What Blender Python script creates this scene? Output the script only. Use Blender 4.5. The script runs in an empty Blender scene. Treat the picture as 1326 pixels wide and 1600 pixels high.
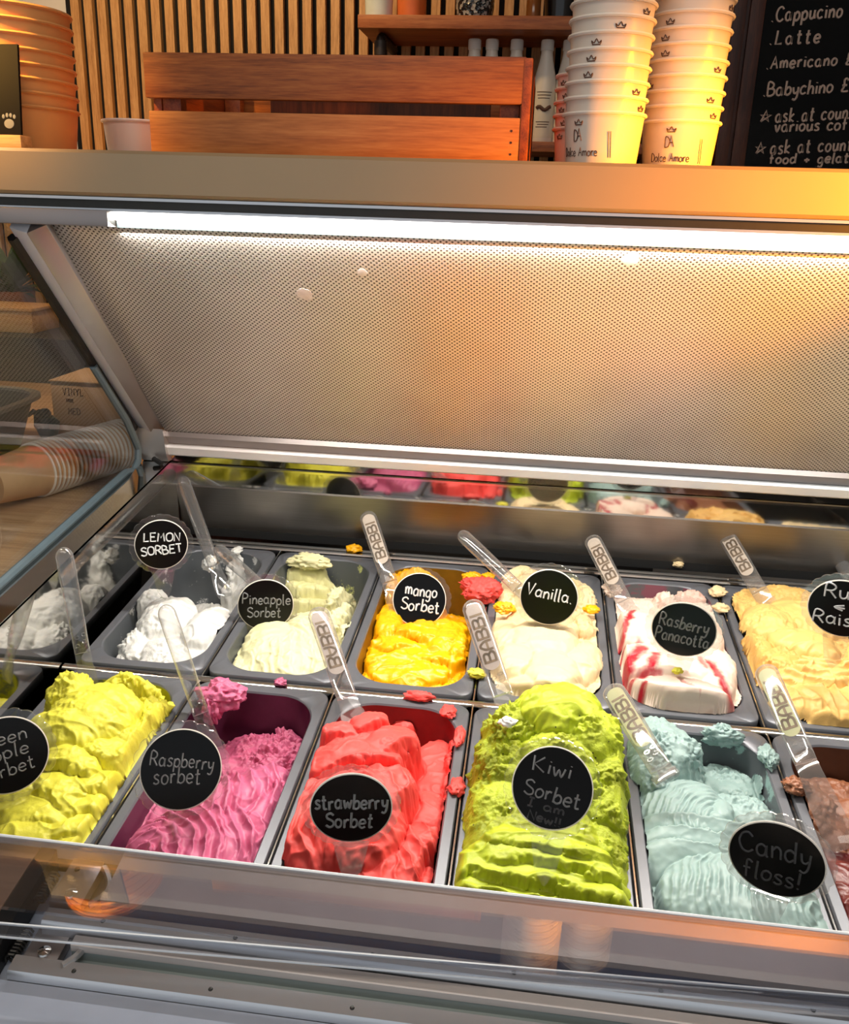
import bpy, bmesh, math, random
import numpy as np
from mathutils import Vector, Matrix
random.seed(7)
R = math.radians
SC = bpy.context.scene
COL = SC.collection

# ------------------------------------------------------------------ camera
CAM = np.array([0.555, -0.95, 0.559]); FPX = 1401.0
_p, _y, _r = R(18.68), R(6.69), R(1.83)
_f = np.array([-math.sin(_y)*math.cos(_p), math.cos(_y)*math.cos(_p), -math.sin(_p)])
_rt = np.array([math.cos(_y), math.sin(_y), 0.0]); _up = np.cross(_rt, _f)
_rt, _up = math.cos(_r)*_rt + math.sin(_r)*_up, -math.sin(_r)*_rt + math.cos(_r)*_up
cd = bpy.data.cameras.new('camera'); cam = bpy.data.objects.new('camera', cd); COL.objects.link(cam)
cam.matrix_world = Matrix(((_rt[0], _up[0], -_f[0], CAM[0]), (_rt[1], _up[1], -_f[1], CAM[1]),
                           (_rt[2], _up[2], -_f[2], CAM[2]), (0, 0, 0, 1)))
cd.sensor_fit = 'HORIZONTAL'; cd.sensor_width = 36.0; cd.lens = FPX/1326*36.0
cd.clip_start = 0.02; cd.clip_end = 60
SC.camera = cam

# ------------------------------------------------------------------ exposure, world, lights
SC.view_settings.view_transform = 'Standard'; SC.view_settings.look = 'None'
SC.view_settings.exposure = 0.0; SC.view_settings.gamma = 1.0; SC.view_settings.use_curve_mapping = False
SC.cycles.use_denoising = True
SC.cycles.max_bounces = 12; SC.cycles.transparent_max_bounces = 24; SC.cycles.glossy_bounces = 6
SC.cycles.caustics_reflective = False; SC.cycles.caustics_refractive = False
SC.cycles.sample_clamp_indirect = 4.0
wd = bpy.data.worlds.new('World'); SC.world = wd; wd.use_nodes = True
wd.node_tree.nodes['Background'].inputs[0].default_value = (0.86, 0.93, 1.0, 1)
wd.node_tree.nodes['Background'].inputs[1].default_value = 0.75

def lamp(name, kind, loc, energy, color, target=None, **kw):
    ld = bpy.data.lights.new(name, kind); ld.energy = energy; ld.color = color
    for k, v in kw.items(): setattr(ld, k, v)
    o = bpy.data.objects.new(name, ld); COL.objects.link(o); o.location = loc
    if target is not None:
        d = Vector(target) - Vector(loc); o.rotation_euler = d.to_track_quat('-Z', 'Y').to_euler()
    return o
WARM = (1.0, 0.46, 0.12)
# the case's own strip lamp, an added overhead fill panel out of view, spots over the back counter
lamp('strip_light', 'AREA', (0.62, 0.085, 0.522), 21.5, (1.0, 0.95, 0.87), (0.62, -0.16, 0.05), shape='RECTANGLE', size=1.1, size_y=0.02)
lamp('front_fill_panel', 'AREA', (0.5, -1.25, 2.10), 14.0, (1.0, 0.93, 0.84), (0.5, -0.9, 0.0), shape='RECTANGLE', size=1.8, size_y=0.6)
lamp('cup_spot', 'SPOT', (1.50, 0.02, 1.15), 12.0, (1.0, 0.40, 0.03), (0.70, 0.19, 0.78), spot_size=R(24), spot_blend=0.9, shadow_soft_size=0.04)
lamp('pendant_right', 'SPOT', (1.34, -0.30, 0.62), 150.0, (1.0, 0.33, 0.0), (0.86, 0.05, 0.565), spot_size=R(36), spot_blend=1.0, shadow_soft_size=0.04)
lamp('ceiling_spot_left', 'SPOT', (-0.50, -0.45, 1.30), 260.0, (1.0, 0.50, 0.10), (-0.11, 0.12, 0.735), spot_size=R(21), spot_blend=0.8, shadow_soft_size=0.05)
lamp('ceiling_spot_centre', 'SPOT', (0.35, -0.55, 1.75), 9.0, (1.0, 0.62, 0.22), (0.33, 0.2, 0.68), spot_size=R(30), spot_blend=0.9, shadow_soft_size=0.06)
lamp('wall_washer', 'SPOT', (-0.45, 0.85, 1.85), 60.0, (1.0, 0.66, 0.30), (-0.30, 1.75, 0.75), spot_size=R(95), spot_blend=0.9, shadow_soft_size=0.06)
lamp('counter_lamp', 'SPOT', (-0.5, 0.1, 1.3), 66.0, (1.0, 0.78, 0.54), (-0.32, 0.5, 0.1), spot_size=R(70), spot_blend=0.8, shadow_soft_size=0.08)

# ------------------------------------------------------------------ helpers: pixels to places
TILT = R(4.98)
PN = np.array([0, -math.sin(TILT), math.cos(TILT)]); PM = np.array([0, math.cos(TILT), math.sin(TILT)])
def ray(x, y): return _f + (x-663)/FPX*_rt - (y-800)/FPX*_up
def on_y(x, y, Y): d = ray(x, y); return CAM + d*(Y-CAM[1])/d[1]
def on_x(x, y, X): d = ray(x, y); return CAM + d*(X-CAM[0])/d[0]
def on_z(x, y, Z): d = ray(x, y); return CAM + d*(Z-CAM[2])/d[2]
def on_pan(x, y, h): d = ray(x, y); return CAM + d*(h-CAM@PN)/(d@PN)

# ------------------------------------------------------------------ helpers: materials
def lin(c):
    return tuple(((v/255)/12.92 if v/255 <= 0.04045 else ((v/255+0.055)/1.055)**2.4) for v in c) + (1,)
def new_mat(name):
    m = bpy.data.materials.new(name); m.use_nodes = True
    nt = m.node_tree; return m, nt, nt.nodes['Principled BSDF']
def N(nt, t, **kw):
    n = nt.nodes.new(t)
    for k, v in kw.items(): setattr(n, k, v)
    return n
def coords(nt, scale=(1, 1, 1), rot=(0, 0, 0)):
    tc = N(nt, 'ShaderNodeTexCoord'); mp = N(nt, 'ShaderNodeMapping')
    mp.inputs['Scale'].default_value = scale; mp.inputs['Rotation'].default_value = rot
    nt.links.new(tc.outputs['Object'], mp.inputs['Vector']); return mp.outputs['Vector']
def noise(nt, vec, scale, detail=4, rough=0.55):
    n = N(nt, 'ShaderNodeTexNoise'); n.inputs['Scale'].default_value = scale
    n.inputs['Detail'].default_value = detail; n.inputs['Roughness'].default_value = rough
    nt.links.new(vec, n.inputs['Vector']); return n.outputs['Fac']
def ramp(nt, fac, stops):
    r = N(nt, 'ShaderNodeValToRGB'); e = r.color_ramp.elements
    while len(e) > 1: e.remove(e[-1])
    e[0].position, e[0].color = stops[0]
    for p, c in stops[1:]: k = e.new(p); k.color = c
    nt.links.new(fac, r.inputs['Fac']); return r.outputs['Color']
def bump(nt, b, fac, strength, dist=0.001):
    n = N(nt, 'ShaderNodeBump'); n.inputs['Strength'].default_value = strength; n.inputs['Distance'].default_value = dist
    nt.links.new(fac, n.inputs['Height']); nt.links.new(n.outputs['Normal'], b.inputs['Normal'])
def plain(name, c, rough=0.5, metal=0.0, var=0.06, scale=30, spec=0.5, bmp=0.0, emit=0.0):
    m, nt, b = new_mat(name); l = lin(c)
    v = coords(nt); f = noise(nt, v, scale)
    lo = tuple(x*(1-var) for x in l[:3])+(1,); hi = tuple(min(1, x*(1+var)) for x in l[:3])+(1,)
    nt.links.new(ramp(nt, f, [(0.3, lo), (0.7, hi)]), b.inputs['Base Color'])
    b.inputs['Roughness'].default_value = rough; b.inputs['Metallic'].default_value = metal
    b.inputs['Specular IOR Level'].default_value = spec
    if bmp: bump(nt, b, f, bmp)
    if emit:
        b.inputs['Emission Color'].default_value = l; b.inputs['Emission Strength'].default_value = emit
    return m
def wood(name, dark, mid, light, axis='x', scale=9.0, rough=0.5, spec=0.4):
    m, nt, b = new_mat(name)
    s = {'x': (0.9, 14, 14), 'y': (14, 0.9, 14), 'z': (14, 14, 0.9)}[axis]
    v = coords(nt, s); f = noise(nt, v, scale, 8, 0.62)
    v2 = coords(nt, tuple(q*4 for q in s)); f2 = noise(nt, v2, scale*1.6, 3, 0.6)
    mx = N(nt, 'ShaderNodeMix'); mx.inputs[0].default_value = 0.35
    nt.links.new(f, mx.inputs[2]); nt.links.new(f2, mx.inputs[3])
    nt.links.new(ramp(nt, mx.outputs[0], [(0.33, lin(dark)), (0.5, lin(mid)), (0.68, lin(light))]), b.inputs['Base Color'])
    b.inputs['Roughness'].default_value = rough; b.inputs['Specular IOR Level'].default_value = spec
    bump(nt, b, f2, 0.15, 0.0006); return m
def clear(name, tint=(1, 1, 1), base=0.06, edge=0.55, rough=0.04, bmp=0.0, body=0.0):
    """clear plastic or glass: see-through, with a gloss that grows towards grazing angles"""
    m, nt, b = new_mat(name); nt.nodes.remove(b)
    out = nt.nodes['Material Output']
    t = N(nt, 'ShaderNodeBsdfTransparent'); t.inputs[0].default_value = (*tint, 1)
    g = N(nt, 'ShaderNodeBsdfGlossy'); g.inputs['Roughness'].default_value = rough
    lw = N(nt, 'ShaderNodeLayerWeight'); lw.inputs[0].default_value = 0.35
    mr = N(nt, 'ShaderNodeMapRange'); mr.inputs[3].default_value = base; mr.inputs[4].default_value = edge
    nt.links.new(lw.outputs['Facing'], mr.inputs[0])
    mx = N(nt, 'ShaderNodeMixShader'); nt.links.new(mr.outputs[0], mx.inputs[0])
    nt.links.new(t.outputs[0], mx.inputs[1]); nt.links.new(g.outputs[0], mx.inputs[2])
    if bmp:
        f = noise(nt, coords(nt), 60, 2); bp = N(nt, 'ShaderNodeBump'); bp.inputs['Strength'].default_value = bmp; bp.inputs['Distance'].default_value = 0.002
        nt.links.new(f, bp.inputs['Height']); nt.links.new(bp.outputs[0], g.inputs['Normal'])
    last = mx
    if body:
        df = N(nt, 'ShaderNodeBsdfTranslucent'); df.inputs[0].default_value = (0.9, 0.89, 0.88, 1); d2 = N(nt, 'ShaderNodeBsdfDiffuse'); d2.inputs[0].default_value = (0.9, 0.89, 0.88, 1)
        m0 = N(nt, 'ShaderNodeMixShader'); nt.links.new(df.outputs[0], m0.inputs[1]); nt.links.new(d2.outputs[0], m0.inputs[2])
        b2 = N(nt, 'ShaderNodeMapRange'); b2.inputs[3].default_value = body*0.5; b2.inputs[4].default_value = body*3.0; nt.links.new(lw.outputs['Facing'], b2.inputs[0])
        last = N(nt, 'ShaderNodeMixShader'); nt.links.new(b2.outputs[0], last.inputs[0]); nt.links.new(mx.outputs[0], last.inputs[1]); nt.links.new(m0.outputs[0], last.inputs[2])
    nt.links.new(last.outputs[0], out.inputs[0]); return m
def steel(name, c=(190, 188, 184), rough=0.2, streak=None, var=0.12, bmp=0.0):
    m, nt, b = new_mat(name); l = lin(c)
    v = coords(nt, streak or (1, 1, 1)); f = noise(nt, v, 20, 5)
    nt.links.new(ramp(nt, f, [(0.3, tuple(x*(1-var) for x in l[:3])+(1,)), (0.7, l)]), b.inputs['Base Color'])
    b.inputs['Metallic'].default_value = 1.0
    mr = N(nt, 'ShaderNodeMapRange'); mr.inputs[3].default_value = rough*0.8; mr.inputs[4].default_value = rough*1.25
    nt.links.new(f, mr.inputs[0]); nt.links.new(mr.outputs[0], b.inputs['Roughness'])
    if bmp: bump(nt, b, f, bmp, 0.0008)
    return m
def gelato_mat(name, a, b_, sub=0.12, grain=0.35, spec=0.42, rough=0.42, fleck=None):
    """two real colours of the ice cream, mixed by the attribute «tint» and a little marbling"""
    m, nt, b = new_mat(name)
    at = N(nt, 'ShaderNodeAttribute'); at.attribute_name = 'tint'
    v = coords(nt); f = noise(nt, v, 55, 5); f2 = noise(nt, v, 420, 4, 0.65)
    ad = N(nt, 'ShaderNodeMath', operation='MULTIPLY_ADD'); ad.inputs[1].default_value = 0.5; ad.inputs[2].default_value = -0.25
    nt.links.new(f, ad.inputs[0])
    s = N(nt, 'ShaderNodeMath', operation='ADD', use_clamp=True)
    nt.links.new(ad.outputs[0], s.inputs[0]); nt.links.new(at.outputs['Fac'], s.inputs[1])
    colr = ramp(nt, s.outputs[0], [(0.0, lin(a)), (1.0, lin(b_))])
    if fleck:
        vo = N(nt, 'ShaderNodeTexVoronoi'); vo.inputs['Scale'].default_value = fleck[1]; nt.links.new(v, vo.inputs['Vector'])
        mk = ramp(nt, vo.outputs['Distance'], [(0.0, (1, 1, 1, 1)), (fleck[2], (1, 1, 1, 1)), (fleck[2]+0.03, (0, 0, 0, 1))])
        mx = N(nt, 'ShaderNodeMix', data_type='RGBA'); nt.links.new(mk, mx.inputs[0]); nt.links.new(colr, mx.inputs[6]); mx.inputs[7].default_value = lin(fleck[0])
        colr = mx.outputs[2]
    nt.links.new(colr, b.inputs['Base Color'])
    b.inputs['Roughness'].default_value = rough; b.inputs['Specular IOR Level'].default_value = spec
    b.inputs['Subsurface Weight'].default_value = sub; b.inputs['Subsurface Radius'].default_value = (1, 0.8, 0.6)
    b.inputs['Subsurface Scale'].default_value = 0.0016
    ga = N(nt, 'ShaderNodeAttribute'); ga.attribute_name = 'grain'
    gm = N(nt, 'ShaderNodeMath', operation='MULTIPLY'); gm.inputs[1].default_value = grain*2.2; nt.links.new(ga.outputs['Fac'], gm.inputs[0])
    bp = N(nt, 'ShaderNodeBump'); bp.inputs['Distance'].default_value = 0.0016; nt.links.new(gm.outputs[0], bp.inputs['Strength'])
    nt.links.new(f2, bp.inputs['Height']); nt.links.new(bp.outputs['Normal'], b.inputs['Normal']); return m
def perforated(name):
    """satin steel sheet with staggered rows of small dark holes"""
    m, nt, b = new_mat(name)
    tc = N(nt, 'ShaderNodeTexCoord'); sp = N(nt, 'ShaderNodeSeparateXYZ'); nt.links.new(tc.outputs['UV'], sp.inputs[0])
    def M(op, a, bb=None, cc=None):
        n = N(nt, 'ShaderNodeMath', operation=op)
        for i, q in enumerate((a, bb, cc)):
            if q is None: continue
            if isinstance(q, (int, float)): n.inputs[i].default_value = q
            else: nt.links.new(q, n.inputs[i])
        return n.outputs[0]
    px_, py_ = 0.0066, 0.0066
    u = M('DIVIDE', sp.outputs[0], px_); v = M('DIVIDE', sp.outputs[1], py_)
    def cell(du, dv):
        a = M('SUBTRACT', M('FRACT', M('ADD', u, du)), 0.5); c = M('SUBTRACT', M('FRACT', M('ADD', v, dv)), 0.5)
        return M('SQRT', M('ADD', M('MULTIPLY', a, a), M('MULTIPLY', c, c)))
    d = M('MINIMUM', cell(0, 0), cell(0.5, 0.5))
    hole = ramp(nt, d, [(0.0, (1, 1, 1, 1)), (0.16, (1, 1, 1, 1)), (0.24, (0, 0, 0, 1))])
    f = noise(nt, coords(nt), 9, 4)
    bc = ramp(nt, f, [(0.3, lin((228, 222, 215))), (0.7, lin((242, 237, 231)))])
    mx = N(nt, 'ShaderNodeMix', data_type='RGBA'); nt.links.new(hole, mx.inputs[0]); nt.links.new(bc, mx.inputs[6]); mx.inputs[7].default_value = lin((70, 62, 54))
    nt.links.new(mx.outputs[2], b.inputs['Base Color'])
    inv = M('SUBTRACT', 1.0, hole); nt.links.new(M('MULTIPLY', inv, 0.55), b.inputs['Metallic'])
    nt.links.new(M('MULTIPLY_ADD', f, 0.2, 0.30), b.inputs['Roughness'])
    f3 = noise(nt, coords(nt), 260, 3)
    hh = M('ADD', M('MULTIPLY', d, 1.2), M('MULTIPLY', f3, 0.5)); bump(nt, b, hh, 0.35, 0.001)
    return m

MAT = dict(
    plaster=plain('plaster', (226, 220, 212), 0.9, var=0.03, scale=8),
    ceiling=plain('ceiling_paint', (200, 190, 178), 0.9, var=0.03, scale=3),
    floor=plain('floor_tile', (110, 100, 92), 0.5, var=0.12, scale=4),
    felt=plain('felt', (16, 14, 13), 0.95, var=0.2),
    oak=wood('oak', (150, 104, 60), (196, 146, 92), (222, 176, 120), 'z'),
    acacia=wood('acacia', (92, 42, 18), (146, 80, 36), (176, 108, 54), 'x', 7.0),
    acacia_pale=wood('pale_acacia', (130, 72, 32), (172, 106, 54), (196, 134, 76), 'x', 5.0),
    acacia_y=wood('acacia_end', (92, 40, 18), (142, 66, 28), (168, 90, 42), 'y', 7.0),
    shelf=wood('shelf_wood', (110, 54, 24), (158, 88, 44), (186, 116, 64), 'x', 6.0),
    dark_wood=wood('dark_wood', (40, 18, 10), (72, 34, 18), (98, 50, 26), 'z', 6.0),
    counter=wood('counter_wood', (150, 112, 76), (192, 152, 112), (214, 178, 138), 'x', 4.0, 0.35),
    pine=wood('pine', (196, 140, 84), (220, 168, 108), (236, 190, 132), 'x'),
    beam=plain('champagne_paint', (170, 146, 114), 0.40, 0.2, 0.03, 6),
    under=plain('dark_profile', (60, 58, 54), 0.4, 0.6, 0.08),
    alu=plain('satin_aluminium', (198, 198, 200), 0.3, 0.85, 0.04, 12),
    alu_dark=plain('taupe_aluminium', (150, 142, 140), 0.35, 0.7, 0.04, 12),
    white_trim=plain('white_trim', (236, 240, 244), 0.3, 0.2, 0.02),
    mirror=steel('polished_steel', (196, 194, 190), 0.05),
    brushed=steel('brushed_steel', (150, 145, 140), 0.3, (0.6, 40, 40)),
    chrome=steel('chrome', (222, 220, 216), 0.1),
    rubber=plain('blue_grey_rubber', (78, 94, 102), 0.45, 0, 0.08),
    black=plain('black_plastic', (14, 14, 15), 0.4, 0, 0.1),
    tub=plain('dark_tub', (20, 20, 20), 0.6, 0, 0.1),
    pan=plain('grey_pan', (104, 106, 112), 0.34, 0.25, 0.06, 20),
    pan_in=plain('grey_pan_inside', (84, 88, 92), 0.3, 0.15, 0.08, 20),
    disc=plain('chalk_disc', (4, 4, 5), 0.3, 0, 0.2, 20, 0.22),
    chalk=plain('chalk_pen', (222, 222, 222), 0.8, 0, 0.12, 300),
    chalk_dim=plain('worn_chalk_pen', (132, 132, 132), 0.8, 0, 0.2, 300),
    chalk_faint=plain('rubbed_chalk_pen', (70, 70, 72), 0.8, 0, 0.25, 300),
    board=plain('blackboard', (5, 5, 5), 0.7, 0, 0.2, 12, 0.2),
    board_chalk=plain('board_chalk', (214, 186, 168), 0.9, 0, 0.12, 200),
    insert=plain('label_card', (214, 198, 180), 0.5, 0, 0.04, 40),
    insert_grey=plain('label_card_grey', (176, 160, 150), 0.5, 0, 0.04, 40),
    insert_olive=plain('label_card_olive', (178, 178, 128), 0.5, 0, 0.04, 40),
    ink=plain('gold_ink', (122, 96, 62), 0.5, 0, 0.05),
    clear=clear('clear_plastic', (0.95, 0.95, 0.95), 0.06, 0.85, 0.05, 0.0, 0.10),
    holder=clear('clear_holder', (0.97, 0.97, 0.97), 0.03, 0.6, 0.05, 0.0, 0.045),
    glass=clear('side_glass', (0.93, 0.95, 0.95), 0.03, 0.3, 0.0),
    front_glass=clear('front_glass', (0.88, 0.89, 0.92), 0.12, 0.55, 0.015),
    cup=plain('paper_cup', (224, 212, 198), 0.28, 0, 0.02, 30),
    tan_cup=plain('tan_paper_cup', (236, 166, 96), 0.6, 0, 0.03, 30),
    kraft=plain('kraft_cup', (204, 160, 116), 0.55, 0, 0.06, 30),
    rim_white=plain('white_cup_rim', (240, 232, 220), 0.45, 0, 0.02),
    cup_ink=plain('brown_cup_print', (86, 56, 44), 0.6, 0, 0.04),
    card=plain('cardboard', (176, 142, 110), 0.8, 0, 0.06, 14),
    blue=plain('blue_steel', (148, 172, 208), 0.3, 0.3, 0.06, 6),
)
DAMB = (232, 226, 214)

# ------------------------------------------------------------------ helpers: meshes and objects
class MB:
    def __init__(s): s.v = []; s.f = []; s.uv = None
    def add(s, vs, fs):
        o = len(s.v); s.v += [tuple(float(c) for c in v) for v in vs]; s.f += [tuple(i+o for i in f) for f in fs]; return s
    def box(s, lo, hi, M=None):
        x0, y0, z0 = lo; x1, y1, z1 = hi
        vs = [(x, y, z) for z in (z0, z1) for y in (y0, y1) for x in (x0, x1)]
        if M is not None: vs = [tuple(M @ Vector(v)) for v in vs]
        return s.add(vs, [(0, 2, 3, 1), (4, 5, 7, 6), (0, 1, 5, 4), (2, 6, 7, 3), (0, 4, 6, 2), (1, 3, 7, 5)])
    def loops(s, L, cap0=False, cap1=False, closed=True):
        n = len(L[0]); vs = [p for l in L for p in l]; fs = []
        for k in range(len(L)-1):
            for i in range(n if closed else n-1):
                j = (i+1) % n; fs.append((k*n+i, k*n+j, (k+1)*n+j, (k+1)*n+i))
        if cap0: fs.append(tuple(range(n-1, -1, -1)))
        if cap1: fs.append(tuple((len(L)-1)*n+i for i in range(n)))
        return s.add(vs, fs)
    def lathe(s, prof, n=40, c=(0, 0, 0), caps=(False, False)):
        L = [[(c[0]+r*math.cos(2*math.pi*i/n), c[1]+r*math.sin(2*math.pi*i/n), c[2]+z) for i in range(n)] for r, z in prof]
        return s.loops(L, caps[0], caps[1])
    def tube(s, pts, r, n=6, caps=True):
        P = [Vector(p) for p in pts]; L = []
        u = None
        for i, p in enumerate(P):
            t = (P[min(i+1, len(P)-1)] - P[max(i-1, 0)])
            if t.length < 1e-9: t = Vector((0, 0, 1))
            t.normalize()
            if u is None:
                a = Vector((0, 0, 1)) if abs(t.z) < 0.9 else Vector((1, 0, 0)); u = t.cross(a).normalized()
            else:
                u = (u - t*u.dot(t))
                u = u.normalized() if u.length > 1e-6 else t.orthogonal().normalized()
            w = t.cross(u); rr = r[i] if isinstance(r, (list, tuple)) else r
            L.append([tuple(p + u*rr*math.cos(2*math.pi*k/n) + w*rr*math.sin(2*math.pi*k/n)) for k in range(n)])
        return s.loops(L, caps, caps)
    def prism(s, poly, axis, a, b):
        """extrude a (p,q) outline along x (p=y,q=z), y (p=x,q=z) or z (p=x,q=y)"""
        def P(p, q, t): return {'x': (t, p, q), 'y': (p, t, q), 'z': (p, q, t)}[axis]
        return s.loops([[P(p, q, a) for p, q in poly], [P(p, q, b) for p, q in poly]], True, True)
    def build(s, name, mat, parent=None, bevel=0.0, smooth=True, angle=35, sub=0):
        me = bpy.data.meshes.new(name); me.from_pydata(s.v, [], s.f); me.update()
        bm = bmesh.new(); bm.from_mesh(me)
        bmesh.ops.recalc_face_normals(bm, faces=bm.faces)
        if bevel:
            es = [e for e in bm.edges if len(e.link_faces) == 2 and e.calc_face_angle(0) > R(40)]
            bmesh.ops.bevel(bm, geom=es, offset=bevel, segments=2, affect='EDGES', profile=0.5, clamp_overlap=True)
        for f in bm.faces: f.smooth = smooth
        for e in bm.edges:
            if len(e.link_faces) == 2 and e.calc_face_angle(0) > R(angle): e.smooth = False
        bm.to_mesh(me); bm.free()
        o = bpy.data.objects.new(name, me); COL.objects.link(o); me.materials.append(mat)
        if parent is not None:
            o.parent = parent
            if parent.get('_w'): o.location = tuple(-c for c in parent['_w'])
        return o
def tag(o, label, cat, group=None, kind=None):
    o['label'] = label; o['category'] = cat
    if group: o['group'] = group
    if kind: o['kind'] = kind
    return o
def thing(name, label, cat, loc=(0, 0, 0), group=None, world=False, M=None):
    """an Empty at the thing's base; with world=True its parts are modelled in world coordinates"""
    o = bpy.data.objects.new(name, None); COL.objects.link(o); o.empty_display_size = 0.02
    if M is not None: o.matrix_world = M
    else: o.location = loc
    if world: o['_w'] = tuple(loc)
    return tag(o, label, cat, group)
def structure(o): o['kind'] = 'structure'; return o
def dup(root, label=None, M=None, loc=None, group=None):
    r = root.copy(); COL.objects.link(r)
    if M is not None: r.matrix_world = M
    if loc is not None: r.location = loc
    if label: r['label'] = label
    if group: r['group'] = group
    for ch in list(root.children):
        c = ch.copy(); COL.objects.link(c); c.parent = r
        for g in list(ch.children):
            d = g.copy(); COL.objects.link(d); d.parent = c
    return r
def frame(origin, zdir, facing):
    """matrix with local z along zdir and local -y towards «facing»"""
    z = Vector(zdir).normalized(); f = Vector(facing); f = (f - z*f.dot(z)).normalized()
    y = -f; x = y.cross(z)
    return Matrix(((x.x, y.x, z.x, origin[0]), (x.y, y.y, z.y, origin[1]), (x.z, y.z, z.z, origin[2]), (0, 0, 0, 1)))

# ------------------------------------------------------------------ helpers: hand lettering
GL = {
 'A': (52, "0,0 25,100 50,0|10,38 40,38"), 'B': (48, "0,0 0,100 30,95 38,75 25,55 2,52|25,55 45,42 45,15 25,0 0,0"),
 'C': (54, "52,82 35,100 12,88 0,50 12,10 35,0 54,16"), 'E': (46, "45,100 0,100 0,0 46,0|0,52 36,52"),
 'G': (54, "52,82 35,100 12,88 0,50 12,10 35,0 52,14 52,45 30,45"), 'I': (40, "20,100 20,0|5,100 35,100|5,0 35,0"),
 'K': (48, "0,100 0,0|45,100 2,45 48,0"), 'L': (44, "5,100 0,0 42,3"), 'M': (58, "0,0 8,100 28,40 50,100 58,0"),
 'N': (46, "0,0 0,100 45,0 45,100"), 'O': (56, "28,100 6,85 0,50 8,12 28,0 50,14 56,50 50,85 28,100"),
 'P': (46, "0,0 5,100 35,98 45,75 30,52 3,48"), 'R': (50, "0,0 5,100 35,98 45,75 30,52 3,48|20,50 50,0"),
 'S': (46, "46,86 28,100 6,88 6,66 28,52 46,38 46,12 24,0 0,14"), 'T': (50, "0,100 50,100|25,100 25,0"),
 'V': (50, "0,100 22,0 50,105"), 'D': (50, "2,0 2,100 34,90 50,50 34,8 2,0"), 'F': (42, "42,100 0,100 0,0|0,52 34,52"),
 'Y': (48, "0,100 24,50 24,0|48,100 24,50"),
 'a': (44, "36,48 20,60 3,45 2,15 16,0 34,14 38,58 38,10 44,0"), 'b': (40, "4,105 2,0|3,35 20,58 38,45 38,14 20,0 2,10"),
 'c': (38, "36,50 20,60 3,45 2,15 18,0 38,10"), 'd': (42, "36,48 20,60 3,45 2,15 16,0 34,14|40,105 38,0"),
 'e': (38, "3,30 36,34 32,54 18,60 4,46 2,16 18,0 38,10"), 'f': (36, "36,92 24,104 14,90 14,0|0,55 30,55"),
 'g': (40, "36,48 20,60 3,45 2,15 16,2 34,16 37,58 36,-20 20,-36 4,-26"), 'h': (38, "3,105 2,0|2,32 18,58 34,45 36,0"),
 'i': (10, "6,58 6,0|6,78 7,84"), 'k': (38, "3,105 2,0|34,58 3,25 36,0"), 'l': (14, "5,105 5,5 12,0"),
 'm': (56, "2,58 3,0|3,36 14,58 26,44 27,0|27,38 40,58 52,44 54,0"), 'n': (38, "2,58 3,0|3,34 18,58 34,44 36,0"),
 'o': (40, "20,60 4,46 2,16 18,0 36,14 38,44 20,60"), 'p': (40, "3,58 2,-36|3,40 20,60 38,46 38,16 20,0 3,12"),
 'r': (30, "3,58 4,0|4,34 16,56 30,54"), 's': (34, "32,52 18,60 5,50 10,36 28,24 30,8 14,0 0,8"),
 't': (32, "14,95 13,10 22,0 32,6|0,62 30,64"), 'u': (40, "2,58 4,14 16,0 32,14 36,58|36,30 40,0"),
 'v': (34, "0,58 16,0 34,58"), 'w': (52, "0,58 12,0 25,45 38,0 52,58"), 'y': (38, "2,58 8,20 22,12 34,24|38,58 34,-10 20,-36 2,-28"),
 '£': (48, "44,82 30,98 16,86 18,40 6,4 48,4|4,48 36,48"), '.': (12, "4,0 7,4"), '+': (48, "4,32 44,32|24,54 24,8"),
 '&': (46, "42,76 8,46 40,20|8,46 46,46"), '!': (14, "8,100 6,30|5,0 7,5"), '-': (30, "2,35 28,35"),
 '*': (80, "10,0 38,110 66,0 0,68 78,66 10,0"), ' ': (30, ""),
}
SHARP = set('AEKLMNTVI*FY+-')
def smooth_line(P, k=4):
    if len(P) < 3: return P
    out = []
    for i in range(len(P)-1):
        p0, p1, p2, p3 = P[max(i-1, 0)], P[i], P[i+1], P[min(i+2, len(P)-1)]
        for j in range(k):
            t = j/k
            out.append(tuple(0.5*((2*b) + (c-a)*t + (2*a-5*b+4*c-d)*t*t + (3*b-a-3*c+d)*t**3) for a, b, c, d in zip(p0, p1, p2, p3)))
    return out + [P[-1]]
def lettering(text, size, gap=0.16, wobble=0.03, rng=random):
    """list of 2D pen strokes, left end at 0, baseline at 0"""
    x = 0; S = []
    for ch in text:
        w, d = GL[ch]; dy = rng.uniform(-1, 1)*wobble; sh = rng.uniform(-1, 1)*wobble
        for st in d.split('|'):
            if not st: continue
            P = [tuple(float(q)/100 for q in a.split(',')) for a in st.split()]
            if ch not in SHARP: P = smooth_line(P)
            S.append([((x+p[0]+sh*p[1])*size, (p[1]+dy)*size) for p in P])
        x += w/100 + gap
    return S, (x-gap)*size
def pen(mb, strokes, place, r, n=5):
    for st in strokes: mb.tube([place(*q) for q in st], r, n)

# ================================================================== the room
FZ = -0.85; CZ = 2.15; BY = 1.80
structure(MB().box((-2.6, -3.6, FZ-0.05), (3.2, BY+0.12, FZ)).build('floor', MAT['floor']))
structure(MB().box((-2.6, -3.6, CZ), (3.2, BY+0.12, CZ+0.05)).build('ceiling', MAT['ceiling']))
structure(MB().box((-2.6, BY, FZ), (3.2, BY+0.12, CZ)).build('wall_back', MAT['plaster']))
structure(MB().box((-2.65, -3.6, FZ), (-2.6, BY, CZ)).build('wall_left', MAT['plaster']))
structure(MB().box((3.2, -3.6, FZ), (3.25, BY, CZ)).build('wall_right', MAT['plaster']))

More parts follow.
